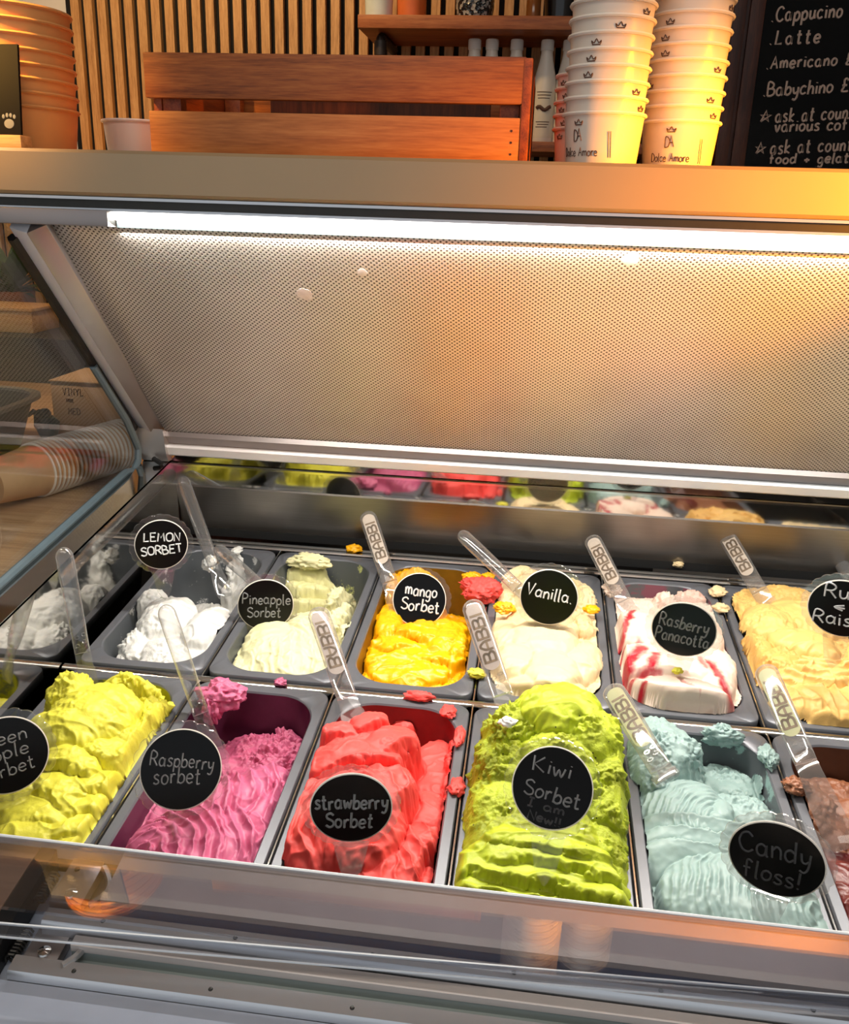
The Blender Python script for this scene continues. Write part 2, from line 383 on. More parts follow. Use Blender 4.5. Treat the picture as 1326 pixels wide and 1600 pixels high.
# slatted oak panel on the back wall: felt backing with upright slats (a surface pattern: one mesh)
t = thing('slat_panel', 'tall panel of upright light oak slats on black backing covering the back wall', 'wall panel', (0.6, BY-0.02, 0.0), world=True)
MB().box((-0.845, BY-0.012, 0.09), (2.2, BY-0.001, CZ-0.01)).build('felt_backing', MAT['felt'], t)
mb = MB()
for i in range(76): mb.box((-0.822+i*0.0397, BY-0.030, 0.09), (-0.822+i*0.0397+0.0245, BY-0.012, CZ-0.01))
for i in range(10): mb.box((-0.822-(i+1)*0.0397, BY-0.030, 0.09), (-0.822-(i+1)*0.0397+0.0245, BY-0.012, 0.60))
mb.build('slats', MAT['oak'], t, smooth=False)
MB().box((-1.24, BY-0.012, 0.09), (-0.846, BY-0.001, 0.60)).build('felt_backing', MAT['felt'], t)

# ================================================================== the display case
XW = -0.012; XR = 2.25; XL = -0.055
def rimz(Y): return 0.122 + 0.1155*Y if Y < 0.372 else 0.165
case = thing('gelato_display_case', 'long steel gelato display case with lit perforated rear screen and champagne top beam', 'display case', (1.0, 0.0, FZ), world=True)
# top beam, its shelf and the stepped profile under it
YB = 0.045
mb = MB(); mb.prism([(YB+0.004, 0.561), (YB, 0.565), (YB, 0.6055), (YB+0.004, 0.609), (0.50, 0.609), (0.50, 0.600), (YB+0.012, 0.598), (YB+0.012, 0.561)], 'x', -1.2, XR)
mb.build('top_beam', MAT['beam'], case)
mb = MB(); mb.prism([(YB+0.003, 0.5605), (YB+0.003, 0.5575), (YB+0.010, 0.5575), (YB+0.010, 0.5605)], 'x', -1.2, XR)
mb.build('beam_edge', MAT['alu'], case)
mb = MB(); mb.prism([(YB+0.012, 0.598), (YB+0.012, 0.549), (0.066, 0.547), (0.11, 0.552), (0.11, 0.598)], 'x', -1.2, XR)
mb.build('lamp_channel', MAT['under'], case)
mb = MB(); mb.prism([(0.058, 0.5485), (0.058, 0.5455), (0.066, 0.5445), (0.066, 0.5485)], 'x', -0.4, XR)
mb.build('channel_lip', MAT['alu'], case)
o = MB(); o.prism([(0.060, 0.5450), (0.058, 0.541), (0.062, 0.537), (0.070, 0.536), (0.070, 0.545)], 'x', 0.072, XR-0.02)
led = plain('lit_strip_diffuser', (255, 252, 240), 0.4, emit=9.0, var=0.0)
o.build('lamp_strip', led, case)
o = MB(); o.prism([(0.0705, 0.5445), (0.0705, 0.528), (0.074, 0.528), (0.074, 0.5445)], 'x', 0.072, XR-0.02)
o.build('strip_reflector', plain('pale_blue_white_strip', (206, 226, 232), 0.3, var=0.02), case)
MB().box((-0.9, 0.050, 0.529), (0.071, 0.075, 0.5465)).build('strip_end_housing', MAT['alu_dark'], case, bevel=0.001)
# sloping perforated screen, from behind the lamp down to the back of the well
T0 = np.array([0.074, 0.535]); T1 = np.array([0.372, 0.207])
me = bpy.data.meshes.new('perforated_screen'); nx, ny = 60, 20; vs = []; uvs = []
dn = np.array([T1[1]-T0[1], -(T1[0]-T0[0])]); dn /= np.linalg.norm(dn); LN = np.linalg.norm(T1-T0)
for j in range(ny+1):
    for i in range(nx+1):
        x = XW + (XR-XW)*i/nx; a = j/ny; p = T0 + (T1-T0)*a
        w = 0.0
        vs.append((x-1.0, p[0]+dn[0]*w, p[1]+dn[1]*w-FZ)); uvs.append((x, a*LN))
fs = [(j*(nx+1)+i, j*(nx+1)+i+1, (j+1)*(nx+1)+i+1, (j+1)*(nx+1)+i) for j in range(ny) for i in range(nx)]
me.from_pydata(vs, [], fs); me.update(); ul = me.uv_layers.new(name='UVMap')
for l in me.loops: ul.data[l.index].uv = uvs[l.vertex_index]
for q in me.polygons: q.use_smooth = True
o = bpy.data.objects.new('perforated_screen', me); COL.objects.link(o); me.materials.append(perforated('perforated_steel')); o.parent = case
md = o.modifiers.new('thickness', 'SOLIDIFY'); md.thickness = 0.0015; md.offset = 0.0
# round pale spots on the screen
spot = plain('white_spot', (236, 234, 232), 0.6, var=0.1, scale=120)
for (px, py, rr) in ((985, 404, 0.0105), (476, 459, 0.010), (566, 425, 0.006)):
    best = min(((abs((on_y(px, py, T0[0]+(T1[0]-T0[0])*a/400)[2]) - (T0[1]+(T1[1]-T0[1])*a/400)), a/400) for a in range(401)))[1]
    P = on_y(px, py, T0[0]+(T1[0]-T0[0])*best); e1 = Vector((1, 0, 0)); e2 = Vector((0, T1[0]-T0[0], T1[1]-T0[1])).normalized(); nn = e1.cross(e2)
    if nn.y > 0: nn = -nn
    c0 = Vector(P) + nn*0.0009; mb = MB()
    ring = lambda k, h: [tuple(c0 + e1*(rr*k*(1+0.08*math.sin(3*q+px))*math.cos(q)) + e2*(rr*k*(1+0.08*math.sin(2*q+py))*math.sin(q)) + nn*h) for q in [2*math.pi*i/28 for i in range(28)]]
    mb.loops([ring(1, -0.0005), ring(1, 0.0), ring(0.9, 0.00005)], True, True); mb.build('pale_spot', spot, case)
# silver rail under the screen, upper (polished) and lower (brushed) back panels
mb = MB(); mb.prism([(0.362, 0.216), (0.358, 0.209), (0.372, 0.194), (0.385, 0.194), (0.385, 0.216)], 'x', XW, XR); mb.build('screen_rail', MAT['alu_dark'], case)
mb = MB(); mb.prism([(0.364, 0.1935), (0.362, 0.190), (0.368, 0.177), (0.374, 0.174), (0.386, 0.174), (0.386, 0.1935)], 'x', XW, XR); mb.build('rail_trim', MAT['white_trim'], case)
MB().box((XW, 0.395, 0.120), (XR, 0.402, 0.176)).build('upper_back_panel', MAT['mirror'], case)
mb = MB(); mb.prism([(0.392, 0.158), (0.388, 0.157), (0.388, 0.1535), (0.392, 0.1530)], 'x', XW, XR); mb.build('panel_strip', MAT['chrome'], case)
mb = MB(); mb.prism([(0.394, 0.1205), (0.4, 0.1185), (0.412, 0.048), (0.405, 0.044), (0.392, 0.1185)], 'x', XW, XR); mb.build('lower_back_panel', MAT['brushed'], case)
mb = MB(); mb.prism([(0.405, 0.047), (0.405, 0.030), (0.412, 0.030), (0.412, 0.047)], 'x', XW, XR); mb.build('panel_gap', MAT['tub'], case)
# end wall of the well: polished steel below the glass with a bright flange on top
mb = MB(); mb.prism([(-0.43, -0.14), (0.395, -0.14), (0.395, rimz(0.371)), (0.371, rimz(0.371)), (-0.43, rimz(-0.43))], 'x', XW-0.004, XW); mb.build('end_wall', MAT['mirror'], case)
mb = MB(); ys = (-0.43, 0.41)
mb.prism([(-0.43, rimz(-0.43)-0.003), (0.41, rimz(0.371)+0.0015), (0.41, rimz(0.371)+0.005), (-0.43, rimz(-0.43)+0.0005)], 'x', XL-0.008, XW); mb.build('end_flange', MAT['mirror'], case)
# sloping end bar, its short upright foot, gasket and the end pane
e = Vector((0, 0.298, -0.311)).normalized(); nrm = Vector((0, e.z, -e.y))
def bar_sec(Y, z, tri):
    q = [(XW, -0.002), (XW-0.019, 0.012), (XW-0.019, -0.02), (XW, -0.02)] if tri == 0 else [(XW-0.0192, 0.012), (XL, 0.004), (XL, -0.02), (XW-0.0192, -0.02)]
    return [(x, Y+nrm.y*h, z+nrm.z*h) for x, h in q]
for tri, nm, mt in ((0, 'end_bar_inner', MAT['alu_dark']), (1, 'end_bar_outer', plain('daylit_facet_grey', (226, 222, 226), 0.4, 0.0, 0.02))):  # outer facet paler: daylight from the front left put into its colour
    mb = MB(); mb.loops([bar_sec(0.066, 0.527, tri), bar_sec(0.362, 0.222, tri)], True, True); mb.build(nm, mt, case, bevel=0.0005)
mb = MB(); mb.prism([(0.350, 0.222), (0.378, 0.214), (0.378, 0.166), (0.366, 0.166), (0.358, 0.180)], 'x', XL, XW+0.0005); mb.build('bar_foot', MAT['alu'], case)
mb = MB(); mb.tube([(XW-0.02, 0.356, 0.172), (XW-0.004, 0.350, 0.166)], 0.004, 8); mb.build('foot_plug', MAT['black'], case)
def gask(off):
    P = [(0.088-off*0.7, 0.502-off*0.75)]
    for i in range(1, 9): P.append((0.088-off*0.7 + (0.356-0.088)*i/9, 0.502-off*0.75 + (0.210-0.502)*i/9))
    P += [(0.360-off*0.9, 0.188), (0.356-off*0.9, 0.168), (0.338-off, 0.155+off*0.4)]
    for i in range(12): Y = 0.31-off-i*0.06; P.append((Y, rimz(Y)+0.002+off*0.6))
    return P
mb = MB(); gl = gask(0.004)[5:]; mb.tube([(XL-0.001, y, z) for y, z in gl], 0.0058, 8); mb.build('end_gasket', MAT['rubber'], case)
mb2 = MB(); poly = [(y, z) for y, z in gask(0.0)]; poly = [(0.05, 0.545)] + poly[1:] + [(-0.43, 0.545)]
mb2.prism(poly, 'x', XL-0.008, XL-0.0045); mb2.build('end_pane', MAT['glass'], case)
# dark inner edge of the pane along the sloping bar
mb = MB(); mb.tube([(XL-0.003, 0.072, 0.513), (XL-0.003, 0.352, 0.221)], 0.0065, 6); mb.build('pane_seal', MAT['black'], case)
# well floor and walls below the pans, chrome bearer rails between the pans
mb = MB(); mb.box((XW, -0.43, -0.16), (XR, 0.41, -0.14)); mb.build('well_floor', MAT['tub'], case)
PWD, PLN = 0.17, 0.365
def pan_pt(u, v, h=0.0): return np.array([u*PWD, 0, 0]) + v*PLN*PM + h*PN
def rail(mb, p, q, w, h, top):
    """a round-topped bearer rail along x or along the pans"""
    p, q = np.array(p), np.array(q); d = (q-p)/np.linalg.norm(q-p); s = np.cross(d, PN)
    sec = [(-w/2, -h), (-w/2, -0.002), (-w/4, 0), (w/4, 0), (w/2, -0.002), (w/2, -h)]
    mb.loops([[tuple(e_ + s*a + PN*(b+top)) for a, b in sec] for e_ in (p, q)], True, True)
for v, w, top in ((0.0, 0.013, -0.0015), (1.0, 0.010, 0.002), (-1.0, 0.013, -0.001)):
    mb = MB(); rail(mb, pan_pt(-0.06, v), pan_pt(13, v), w, 0.012, top); mb.build('cross_rail', MAT['chrome'], case)
mb = MB(); rail(mb, pan_pt(-0.06, 1.028, 0), pan_pt(13, 1.028, 0), 0.006, 0.01, 0.003); mb.build('rear_ledge', MAT['chrome'], case)
mb = MB(); rail(mb, pan_pt(-0.06, 1.06, 0), pan_pt(13, 1.06, 0), 0.018, 0.01, -0.004); mb.build('rear_gutter', MAT['tub'], case)
for row in (0, 1):
    for u in range(1, 8):
        mb = MB(); rail(mb, pan_pt(u, row-0.985), pan_pt(u, row-0.015), 0.0030, 0.014, -0.0015); mb.build('divider_rail', MAT['chrome'], case)

# customer's side: folded steel front, sprung hinge brackets, thick clear ledge, lamp glints on its edges built as white strips
YF = -0.400; ZF = 0.075
def front(name, poly, mat, x0=0.02, x1=XR, skew=0.0):
    m = MB(); m.prism(poly, 'x', x0, x1); m.v = [(x, y+(x-0.5)*skew, z) for x, y, z in m.v]; return m.build(name, mat, case)
SK = 0.049
front('front_rim', [(YF+0.0015, 0.0750), (YF, 0.0756), (YF-0.0012, 0.0750), (YF-0.0012, 0.060), (YF+0.0015, 0.060)], MAT['white_trim'], XW)
front('front_wall', [(YF+0.0015, 0.06), (YF+0.0015, -0.14), (YF+0.008, -0.14), (YF+0.008, 0.06)], MAT['brushed'], XW)
apron = plain('mauve_grey_enamel', (208, 196, 196), 0.32, 0.15, 0.14, 9)
front('front_apron', [(YF-0.0012, 0.0725), (YF-0.0352, 0.0640), (YF-0.0352, 0.0605), (YF-0.0012, 0.066)], apron, 0.262)
LIP = plain('warm_grey_lip', (206, 196, 190), 0.36, 0.1, 0.04); COOL = plain('cool_grey_sheet', (188, 196, 212), 0.3, 0.2, 0.04)
front('beige_lip', [(YF-0.0365, 0.0660), (YF-0.0435, 0.0650), (YF-0.0435, 0.0600), (YF-0.0365, 0.0600)], LIP, 0.262)
front('blue_channel', [(YF-0.0420, 0.0615), (YF-0.0435, 0.0520), (YF-0.050, 0.0500), (YF-0.050, 0.045), (YF-0.0415, 0.048)], MAT['blue'], 0.262)
front('screw_rail', [(YF-0.0495, 0.0580), (YF-0.0510, 0.0592), (YF-0.0610, 0.0572), (YF-0.0625, 0.0550), (YF-0.0625, 0.045), (YF-0.0495, 0.045)], MAT['alu'], 0.225)
front('clear_ledge', [(YF-0.0022, 0.0750), (YF-0.0675, 0.0714), (YF-0.0675, 0.0684), (YF-0.0022, 0.0720)], MAT['front_glass'], 0.0)
front('ledge_upper_glint', [(YF-0.0674, 0.0718), (YF-0.0684, 0.0715), (YF-0.0684, 0.0700), (YF-0.0674, 0.0703)], MAT['white_trim'], 0.0, skew=SK)
front('ledge_front', [(YF-0.0684, 0.0710), (YF-0.0700, 0.0616), (YF-0.0690, 0.0612), (YF-0.0676, 0.0700)], MAT['front_glass'], 0.0, skew=SK)
front('ledge_lower_glint', [(YF-0.0695, 0.0616), (YF-0.0704, 0.0614), (YF-0.0704, 0.0602), (YF-0.0695, 0.0604)], MAT['white_trim'], 0.0, skew=SK)
front('reflected_lip', [(YF-0.0640, 0.0500), (YF-0.0720, 0.0485), (YF-0.0720, 0.043), (YF-0.0640, 0.043)], LIP, 0.252)  # this lip, channel and rail: solid copies standing for the upper set's reflection
front('reflected_channel', [(YF-0.0710, 0.0450), (YF-0.0722, 0.0360), (YF-0.080, 0.034), (YF-0.080, 0.03), (YF-0.0700, 0.034)], plain('grey_green_steel', (172, 184, 182), 0.3, 0.3, 0.06, 6), 0.252)
front('reflected_screw_rail', [(YF-0.0795, 0.0415), (YF-0.0810, 0.0430), (YF-0.0925, 0.0405), (YF-0.0940, 0.0380), (YF-0.0940, 0.03), (YF-0.0795, 0.03)], MAT['alu'], 0.215)
front('bumper', [(YF-0.0945, 0.0330), (YF-0.125, 0.0280), (YF-0.140, 0.020), (YF-0.140, -0.3), (YF-0.0945, -0.3)], COOL, 0.15)
front('kick_panel', [(YF+0.002, 0.03), (YF+0.002, FZ+0.02), (YF+0.03, FZ+0.02), (YF+0.03, 0.03)], MAT['brushed'], XW)
front('front_body', [(YF-0.135, -0.29), (YF-0.135, FZ+0.1), (YF-0.10, FZ+0.1), (YF-0.10, -0.29)], MAT['brushed'], XL)
front('under_plate', [(YF-0.002, 0.0480), (YF-0.0940, 0.0290), (YF-0.0940, 0.022), (YF-0.002, 0.036)], COOL, 0.0)
brown_refl = wood('brown_reflection', (122, 92, 72), (152, 118, 96), (170, 136, 112), 'x', 3.0, 0.3)  # brown reflection at the left, built as a grained block
front('reflection_block', [(YF-0.002, 0.0690), (YF-0.060, 0.0600), (YF-0.115, 0.0440), (YF-0.140, 0.03), (YF-0.140, -0.2), (YF-0.002, -0.2)], brown_refl, -0.060, 0.192)
front('reflection_band', [(YF-0.002, 0.0694), (YF-0.060, 0.0604), (YF-0.115, 0.0444), (YF-0.140, 0.0304), (YF-0.140, 0.02), (YF-0.002, 0.05)], MAT['black'], 0.193, 0.206, skew=-0.0)  # dark band of that reflection, built as a solid strip
def hinge(dy, dz, x0):
    mb = MB(); mb.prism([(YF-0.006+dy, 0.0665+dz), (YF-0.046+dy, 0.0605+dz), (YF-0.046+dy, 0.052+dz), (YF-0.006+dy, 0.056+dz)], 'x', x0+0.022, x0+0.048)
    b = mb.build('hinge_bracket', MAT['alu_dark'], case, bevel=0.001)
    mb = MB(); pts = []
    for k in range(17): a = math.pi*k/16*0.9; pts.append((x0+0.050+0.012*math.sin(a), YF-0.012+dy-0.034*k/16, 0.066+dz-0.006*k/16))
    mb.tube(pts, 0.0028, 6); h = mb.build('hinge_hook', MAT['alu'], case)
    mb = MB(); pts = [(x0+0.013+0.0042*math.cos(a*0.9), YF-0.020+dy-0.024*a/60, 0.060+dz-0.003*a/60+0.0042*math.sin(a*0.9)) for a in range(61)]
    mb.tube(pts, 0.0009, 5); mb.build('hinge_spring', MAT['under'], case)
    mb = MB(); mb.lathe([(0.0001, 0.0028), (0.002, 0.0026), (0.0046, 0.0018), (0.005, 0)], 20, (x0+0.036, YF-0.038+dy, 0.0613+dz)); mb.build('hinge_screw', MAT['chrome'], case)
    mb = MB(); mb.lathe([(0.0001, 0.0012), (0.002, 0.001), (0.0024, -0.001)], 14, (x0+0.03, YF-0.016+dy, 0.0650+dz)); mb.build('hinge_pin', MAT['black'], case)
hinge(0, 0, 0.200); hinge(-0.038, -0.0185, 0.198)  # second hinge: solid copy in place of the first one's reflection
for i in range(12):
    for (y, z, x0) in ((YF-0.056, 0.0575, 0.27), (YF-0.087, 0.0408, 0.262)):  # second row belongs to the rail copy that stands for the reflection
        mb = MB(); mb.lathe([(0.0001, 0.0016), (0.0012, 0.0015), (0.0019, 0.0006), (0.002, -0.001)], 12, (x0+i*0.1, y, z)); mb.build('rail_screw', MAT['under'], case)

# ================================================================== things on the top of the case
ZT = 0.609
# acacia crate
cx0, cx1, cy0, cy1 = 0.095, 0.531, 0.125, 0.385
cr = thing('wooden_crate', 'red brown slatted wooden crate standing on the champagne top beam', 'crate', ((cx0+cx1)/2, (cy0+cy1)/2, ZT), world=True)
for z0, z1 in ((ZT+0.001, ZT+0.0475), (ZT+0.0610, ZT+0.108)):
    for y in (cy0, cy1-0.012):
        dx = 0.003 if z1 > ZT+0.1 else 0.0
        MB().box((cx0-dx, y, z0), (cx1-0.010+dx, y+0.012, z1)).build('front_plank' if y == cy0 else 'back_plank', MAT['acacia_pale'] if y == cy0 and z1 < ZT+0.1 else MAT['acacia'], cr, bevel=0.0012)
for x in (cx0+0.001, cx1-0.010):
    MB().box((x, cy0+0.0125 if x < cx1-0.02 else cy0-0.0005, ZT+0.001), (x+0.010, cy1-0.0125, ZT+0.107)).build('end_panel', MAT['acacia_y'], cr, bevel=0.0012)
for x in (cx0+0.012, cx1-0.034):
    for y in (cy0+0.013, cy1-0.031): MB().box((x, y, ZT+0.002), (x+0.022, y+0.018, ZT+0.100)).build('corner_post', MAT['acacia_y'], cr, bevel=0.001)
MB().box((cx0+0.012, cy0+0.013, ZT+0.001), (cx1-0.011, cy1-0.013, ZT+0.009)).build('crate_bottom', MAT['acacia'], cr)
MB().box((cx0+0.115, cy0+0.10, ZT+0.0095), (cx1-0.05, cy0+0.112, ZT+0.085)).build('divider_board', MAT['dark_wood'], cr)
mb = MB()
for z in (ZT+0.010, ZT+0.022, ZT+0.034): mb.tube([(cx1-0.019, cy0-0.0004, z), (cx1-0.019, cy0+0.0015, z)], 0.0013, 8)
mb.build('nail_heads', MAT['dark_wood'], cr)

# paper cups: nested stacks, every cup a thing of its own
def crown(cx, cy, s):
    S = [[(cx-0.5*s, cy), (cx+0.5*s, cy)], smooth_line([(cx-0.5*s, cy+0.05*s), (cx-0.62*s, cy+0.42*s), (cx-0.3*s, cy+0.2*s), (cx, cy+0.62*s), (cx+0.3*s, cy+0.2*s), (cx+0.62*s, cy+0.42*s), (cx+0.5*s, cy+0.05*s)])]
    return S
def make_cup(name, label, cat, r_rim, r_base, h, mat, mrim, group, logo=None, seed=0):
    t = thing(name, label, cat, group=group)
    mb = MB(); mb.lathe([(0.0001, 0.004), (r_base-0.002, 0.004), (r_base-0.001, 0.0), (r_base, 0.0), (r_rim-0.0008, h-0.002), (r_rim-0.002, h-0.002), (r_base-0.0025, 0.006), (0.0001, 0.006)], 56)
    mb.build('cup_body', mat, t)
    mb = MB(); mb.lathe([(r_rim-0.002, h-0.0035), (r_rim+0.0012, h-0.0035), (r_rim+0.0022, h-0.0018), (r_rim+0.0012, h), (r_rim-0.001, h), (r_rim-0.0022, h-0.0018), (r_rim-0.002, h-0.0035)], 56)
    mb.build('rolled_rim', mrim, t)
    if logo is not None:
        rg = random.Random(seed); mb = MB()
        def place(x, y):
            rr = r_base + (r_rim-r_base)*y/h + 0.0003; a = -math.pi/2 + logo[1] + x/rr
            return (rr*math.cos(a), rr*math.sin(a), y)
        pen(mb, crown(0, h-0.0135, 0.0085), place, 0.0005, 4)
        if logo[0] == 'full':
            S, w = lettering('D', 0.011, rng=rg); pen(mb, [[(x-0.0062, y+h-0.030) for x, y in s] for s in S], place, 0.0005, 4)
            S, w = lettering('A', 0.012, rng=rg); pen(mb, [[(x-0.002, y+h-0.029) for x, y in s] for s in S], place, 0.0005, 4)
            S, w = lettering('Dolce Amore', 0.0085, 0.10, rng=rg); pen(mb, [[(x-w/2, y+h-0.0445) for x, y in s] for s in S], place, 0.00042, 4)
            for q in range(2):
                pen(mb, [[(0.034+q*0.0024, h-0.020), (0.034+q*0.0024, h-0.046)]], place, 0.0003, 4)
        mb.build('printed_logo', MAT['cup_ink'], t)
    return t
ORD = ['bottom', 'second', 'third', 'fourth', 'fifth', 'sixth', 'seventh', 'eighth', 'ninth', 'tenth', 'eleventh', 'twelfth', 'thirteenth', 'fourteenth']
def stack(n, base, r_rim, r_base, h, step, mats, name, desc, group, logos, lean=(0, 0)):
    for k in range(n):
        c = make_cup(name, '%s cup up in %s' % (ORD[k], desc) if k else 'bottom cup in ' + desc, 'paper cup', r_rim, r_base, h, mats[0], mats[1], group, logos(k) if logos else None, k)
        c.location = (base[0]+lean[0]*k, base[1]+lean[1]*k, base[2]+step*k)
        c.rotation_euler[2] = 0.0
offA = [0.0, 1.0, 0.75, -0.55, -0.5, -0.4, 0.15, 0.85, 0.8, 0.95, 0.3, 0.5]
offB = [-0.25, 0.8, 0.62, -1.2, 0.75, -0.75, -0.8, -0.7, 1.05, 0.7, 1.1, -0.6, 0.4]
stack(13, (0.612, 0.135, ZT), 0.0440, 0.0385, 0.0535, 0.0152, (MAT['cup'], MAT['rim_white']), 'gelato_cup', 'the tall white stack by the crate', 'white tubs in the stack nearest the crate', lambda k: (('full', -0.72) if k == 0 else ('crown', offA[k % 12])))
stack(13, (0.7035, 0.205, ZT), 0.0440, 0.0385, 0.0535, 0.0156, (MAT['cup'], MAT['rim_white']), 'gelato_cup', 'the tall white stack by the menu', 'white tubs in the stack nearest the chalkboard', lambda k: (('full', -0.35) if k == 0 else ('crown', offB[k % 13])))
stack(5, (0.602, 0.275, ZT), 0.0440, 0.0385, 0.0500, 0.0150, (MAT['cup'], MAT['rim_white']), 'gelato_cup', 'the short stack behind the two tall ones', 'white tubs in the short hidden stack', lambda k: ('crown', -0.85 if k % 2 else -1.0))
stack(8, (-0.100, 0.165, ZT), 0.0800, 0.0735, 0.0500, 0.0150, (MAT['tan_cup'], MAT['tan_cup']), 'gelato_tub', 'the wide orange stack at far left', 'wide orange tubs at the left end', None)
c = make_cup('gelato_cup', 'single low white paper cup half hidden by the left end of the crate', 'paper cup', 0.0440, 0.039, 0.0495, MAT['cup'], MAT['rim_white'], None)
c.location = (on_y(163, 186, 0.30)[0]+0.0455, 0.30, ZT)

# small chalk card in a wooden foot
t = thing('card_sign', 'black chalk card with pale paw prints in a wooden foot beside the orange tubs', 'sign', (-0.09, 0.066, ZT), world=True)
MB().box((-0.16, 0.056, ZT), (-0.0255, 0.080, ZT+0.0135)).build('wooden_foot', MAT['pine'], t, bevel=0.001)
Ms = Matrix.Translation((-0.0855, 0.064, ZT+0.0136)) @ Matrix.Rotation(R(-7), 4, 'X')
MB().box((-0.075, 0.0, 0.0), (0.0565, 0.004, 0.094), Ms).build('chalk_card', MAT['board'], t, bevel=0.0006)
mb = MB()
def flat_blob(mb, M, cx, cz, rx, rz, n=18):
    mb.loops([[tuple(M @ Vector((cx+rx*math.cos(a)*k, d, cz+rz*math.sin(a)*k))) for a in [2*math.pi*i/n for i in range(n)]] for k, d in ((1, 0.0002), (1, -0.0003), (0.8, -0.0005))], True, True)
for (ax, az, s) in ((0.043, 0.012, 1.0), (0.020, 0.072, 1.1), (-0.03, 0.04, 1.0)):
    flat_blob(mb, Ms, ax, az, 0.0058*s, 0.0050*s)
    for q in (-1.5, -0.5, 0.5, 1.5): flat_blob(mb, Ms, ax+q*0.0043*s, az+(0.0095-abs(q)*0.0014)*s, 0.0017*s, 0.0024*s, 10)
mb.build('paw_prints', plain('faded_chalk', (120, 124, 130), 0.9), t)

# ================================================================== back wall: shelves, pots, bottles, menu board
def shelf(label, x0, x1, y0, z0, z1, pipes):
    t = thing('wall_shelf', label, 'shelf', ((x0+x1)/2, BY-0.05, z0), world=True)
    MB().box((x0, y0, z0), (x1, BY-0.046, z1)).build('shelf_board', MAT['shelf'], t, bevel=0.0015)
    for px in pipes:
        mb = MB(); mb.tube([(px, y0+0.045, z0-0.115), (px, y0+0.045, z0-0.03), (px, y0+0.048, z0-0.018), (px, y0+0.06, z0-0.012), (px, BY-0.047, z0-0.012)], 0.012, 12)
        mb.tube([(px, y0+0.045, z0-0.055), (px, y0+0.045, z0-0.022)], 0.016, 14)
        mb.build('pipe_bracket', plain('dark_iron_pipe', (66, 56, 50), 0.45, 0.6), t)
    return t
shelf('dark wooden shelf on iron pipe brackets, higher of the two on the slatted wall', 0.062, 0.86, 1.50, 0.979, 1.009, (0.112, 0.80))
shelf('lower wooden shelf carrying the white syrup bottles behind the crate', 0.20, 0.86, 1.52, 0.705, 0.729, (0.83,))
def pot(name, label, cat, px0, px1, Y, z, prof, mat, extra=None):
    a, b = on_y(px0, 10, Y), on_y(px1, 10, Y); r = (b[0]-a[0])/2; x = (a[0]+b[0])/2
    mb = MB(); mb.lathe([(r*k, h) for k, h in prof], 36, (x, Y, z)); o = mb.build(name, mat); return tag(o, label, cat)
ZS = 1.0095
pot('plant_pot', 'white glazed pot at the left end of the upper shelf', 'pot', 569, 615, 1.58, ZS, [(0.0001, 0.0), (0.9, 0.0), (1.0, 0.10), (1.02, 0.105), (0.9, 0.105), (0.8, 0.02), (0.0001, 0.02)], plain('white_glaze', (206, 214, 206), 0.15))
pot('plant_pot', 'orange terracotta pot beside the white pot on the upper shelf', 'pot', 619, 667, 1.58, ZS, [(0.0001, 0.0), (0.88, 0.0), (1.0, 0.095), (1.05, 0.10), (0.9, 0.10), (0.8, 0.02), (0.0001, 0.02)], plain('terracotta', (206, 104, 44), 0.5))
sq, nt, b = new_mat('black_sequins'); vo = N(nt, 'ShaderNodeTexVoronoi'); vo.inputs['Scale'].default_value = 150; nt.links.new(coords(nt), vo.inputs['Vector'])
nt.links.new(ramp(nt, vo.outputs['Color'], [(0.0, (0.008, 0.008, 0.008, 1)), (0.62, (0.01, 0.01, 0.01, 1)), (0.7, (0.35, 0.33, 0.3, 1))]), b.inputs['Base Color']); b.inputs['Roughness'].default_value = 0.15; bump(nt, b, vo.outputs['Distance'], 0.8, 0.003)
pot('mosaic_vase', 'black sparkling mosaic vase in the middle of the upper shelf', 'vase', 712, 772, 1.58, ZS, [(0.0001, 0.0), (0.9, 0.0), (1.0, 0.03), (1.0, 0.11), (0.85, 0.12), (0.8, 0.12), (0.8, 0.02), (0.0001, 0.02)], sq)
pot('spice_jar', 'amber jar with a dark lid near the right end of the upper shelf', 'jar', 822, 845, 1.56, ZS, [(0.0001, 0.0), (1.0, 0.0), (1.0, 0.06), (0.7, 0.07), (0.7, 0.08), (0.0001, 0.08)], plain('amber_glass', (120, 70, 26), 0.12))
pot('dark_pot', 'low black pot at the right end of the upper shelf', 'pot', 850, 900, 1.60, ZS, [(0.0001, 0.0), (0.9, 0.0), (1.0, 0.05), (1.03, 0.055), (0.9, 0.055), (0.8, 0.02), (0.0001, 0.02)], plain('black_glaze', (26, 22, 20), 0.15))
btl = plain('white_bottle', (230, 218, 202), 0.35, 0, 0.02); lab = plain('bottle_label', (222, 208, 186), 0.6, 0, 0.03)
names = {738: 'syrup bottle whose cap just clears the crate, first from the left', 765: 'syrup bottle whose cap just clears the crate, second from the left', 803: 'syrup bottle whose cap just clears the crate near its right end', 850: 'white syrup bottle standing in full view right of the crate', 884: 'white syrup bottle partly hidden behind the tall cup stack'}
